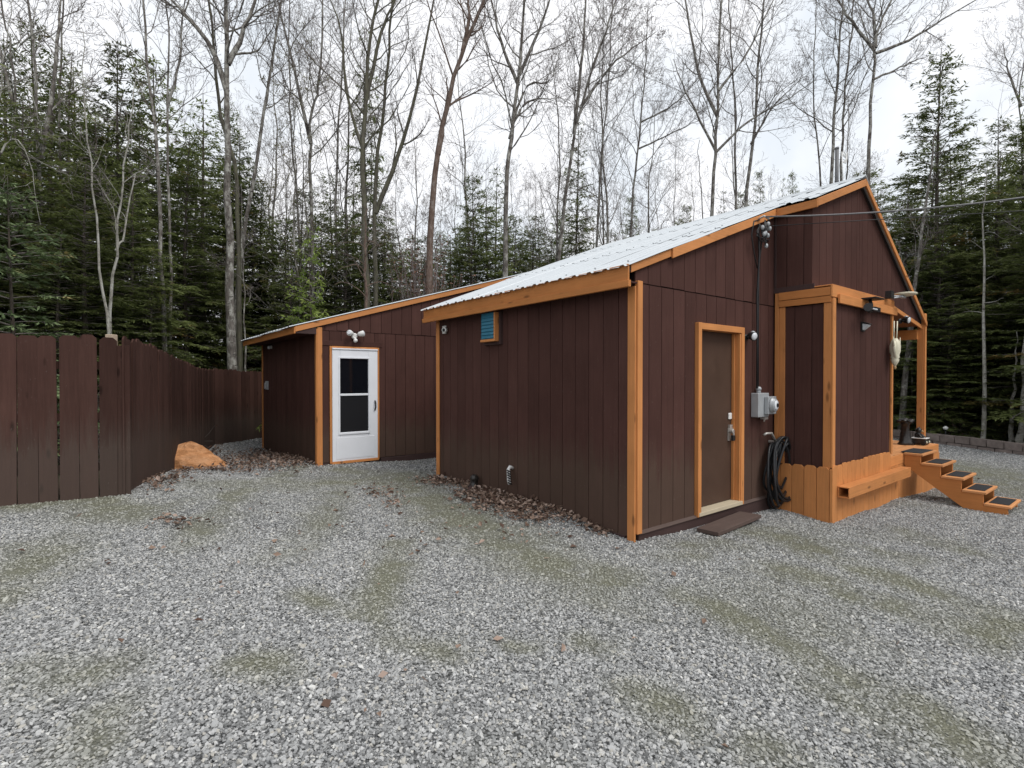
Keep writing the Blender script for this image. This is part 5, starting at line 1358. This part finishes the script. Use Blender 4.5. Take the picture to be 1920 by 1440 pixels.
# --- undergrowth: dead twigs, brush and brown leaves behind fence and block wall
def brush(name, regions, label, seed):
    g = np.random.default_rng(seed); ac = Acc()
    for (x0, x1, d0, d1, n, h, green) in regions:
        px = g.uniform(x0, x1, n); d = g.uniform(d0, d1, n)
        X = (px - 960) / FPX * d; Y = d
        kk = ~inpoly(X, Y, YARD) & ~inpoly(X + 1.1, Y, YARD) & ~inpoly(X - 1.0, Y, YARD) & ~inpoly(X + .1, Y - .5, YARD) & ~foot(X, Y); X, Y = X[kk], Y[kk]; n = len(X); Z = gz(X, Y) - .05
        base = np.stack([X, Y, Z], -1)
        dirs = unit(g.normal(0, .55, (n, 3)) + np.array([0, 0, 1.])); L = g.uniform(.4, 1, n) * h
        P = np.empty((n, 6, 3)); P[:, 0] = base; cur = dirs
        for k in range(1, 6):
            cur = unit(cur + g.normal(0, .22, (n, 3)) + np.array([0, 0, -.10])); P[:, k] = P[:, k - 1] + cur * (L / 5)[:, None]
        R = np.linspace(.009, .003, 6)[None] * np.ones((n, 1)); V, Q = tubes(P, R, 3); ac.add(V, Q, 0)
        P2, R2 = grow(g, P, R, 5, .3, 1, -.45, .8, 3, .1, .7, .6, .15); V, Q = tubes(P2, R2, 3); ac.add(V, Q, 0)
        e = np.concatenate([P2[:, -1], P2[:, 1]]); e = e[g.random(len(e)) < green[0]]; m = len(e)
        V, Q = diamonds(e, unit(g.normal(0, 1, (m, 3))), unit(g.normal(0, 1, (m, 3))), g.uniform(.05, .10, m), g.uniform(.03, .05, m)); ac.add(V, Q, green[1], g.random(m))
    o = link(name, ac.mesh(name, [MT['twig'], MT['vine'], MT['needle_grey']])); return tag(o, label, kind='stuff')
brush('undergrowth', [(-60, 480, 9, 15, 900, 2.0, (.6, 1)), (-60, 500, 15, 22, 500, 2.4, (.4, 2)), (480, 1100, 15, 24, 800, 3.6, (.25, 1)), (1660, 1990, 16.2, 22, 700, 1.3, (.6, 1)), (1660, 1990, 18, 26, 400, 2.5, (.7, 2))], 'tangled brown twigs and dead leaves under the trees', 8)
# the thicket of brown stems around the flaky trunk
g = np.random.default_rng(3); ac = Acc()
n = 46; px = g.normal(800, 26, n); d = g.uniform(15.5, 17.5, n)
X = (px - 960) / FPX * d; P = np.empty((n, 9, 3)); P[:, 0] = np.stack([X, d, gz(X, d)], -1); cur = unit(g.normal(0, .04, (n, 3)) + np.array([0, 0, 1.]))
Ls = g.uniform(4.2, 6.2, n)
for k in range(1, 9): cur = unit(cur + g.normal(0, .05, (n, 3))); P[:, k] = P[:, k - 1] + cur * (Ls / 8)[:, None]
R = np.linspace(.03, .006, 9)[None] * g.uniform(.5, 1.4, (n, 1)); V, Q = tubes(P, R, 4); ac.add(V, Q, 0)
P2, R2 = grow(g, P, R, 26, .25, 1, .75, .5, 3, .5, .5, .5, .15); V, Q = tubes(P2, R2, 3); ac.add(V, Q, 0)
e = np.concatenate([P2[:, -1], P2[:, 1], P2[:, 0]]); m = len(e)
V, Q = diamonds(e, unit(g.normal(0, 1, (m, 3))), unit(g.normal(0, 1, (m, 3))), g.uniform(.06, .12, m), g.uniform(.03, .06, m)); ac.add(V, Q, 1, g.random(m))
tag(link('thicket', ac.mesh('thicket', [MT['twig'], MT['vine']])), 'dense thicket of brown upright stems around the flaky trunk', 'shrub')

# --- fallen leaves lying in drifts on the gravel
g = np.random.default_rng(9); PXs = []; PYs = []
for (cx, cy, sx, sy, n) in ((480, 866, 60, 9, 1500), (540, 858, 40, 7, 500), (410, 880, 35, 6, 300), (285, 905, 30, 9, 300), (330, 972, 28, 5, 70), (715, 925, 22, 7, 110), (735, 948, 14, 5, 50), (835, 905, 28, 5, 350), (905, 925, 26, 10, 800), (950, 945, 32, 10, 900), (1010, 965, 30, 8, 400), (885, 890, 30, 6, 300), (960, 990, 120, 22, 80), (620, 980, 260, 60, 60), (1000, 1150, 600, 160, 40)):
    x = g.normal(cx, sx, n); y = g.normal(cy, sy, n)
    for a, b in zip(x, y):
        if b < 800: continue
        q = groundpx(a, b, gz1(*groundpx(a, b, 0))); PXs.append(q[0]); PYs.append(q[1])
# strips along the wall feet
for k in range(900):
    v = g.uniform(.3, 4.0); q = W(-abs(g.normal(0, .10)) - .02, v); PXs.append(q.x); PYs.append(q.y)
for k in range(700):
    v = g.uniform(6.1, 10.1); q = W(WU - abs(g.normal(0, .25)) - .02, v); PXs.append(q.x); PYs.append(q.y)
for k in range(500):
    s = g.uniform(0, 1); PXs.append(-4.55 + (-7.4 + 4.55) * s + abs(g.normal(0, .15)) + .05); PYs.append(6.3 + 6.5 * s)
X = np.array(PXs); Y = np.array(PYs); k = inpoly(X, Y, YARD) & ~foot(X, Y); X, Y = X[k], Y[k]; m = len(X)
C = np.stack([X, Y, gravel_z(X, Y) + g.uniform(.012, .045, m)], -1)
D = unit(g.normal(0, 1, (m, 3)) * np.array([1, 1, .3])); Nn = unit(np.array([0, 0, 1.]) + g.normal(0, .45, (m, 3)))
S = unit(np.cross(D, Nn)); L = (.025 + .06 * g.random(m) ** 1.6)[:, None]; Wd = L * g.uniform(.5, .8, m)[:, None]; up = Nn * L * g.uniform(.05, .35, m)[:, None]
V = np.stack([C, C + D * L * .45 + S * Wd * .5 + up, C + D * L + up * .6, C + D * L * .45], 1); V2 = np.stack([C, C + D * L * .45, C + D * L + up * .6, C + D * L * .45 - S * Wd * .5 + up], 1)
V = np.concatenate([V, V2]).reshape(-1, 3); vr = g.random(m)
tag(link('leaf_litter', fast('leaf_litter', V, np.arange(len(V)).reshape(-1, 4), [MT['litter']], None, np.concatenate([vr, vr]))), 'drifts of dead brown leaves along the walls and fence', kind='stuff')
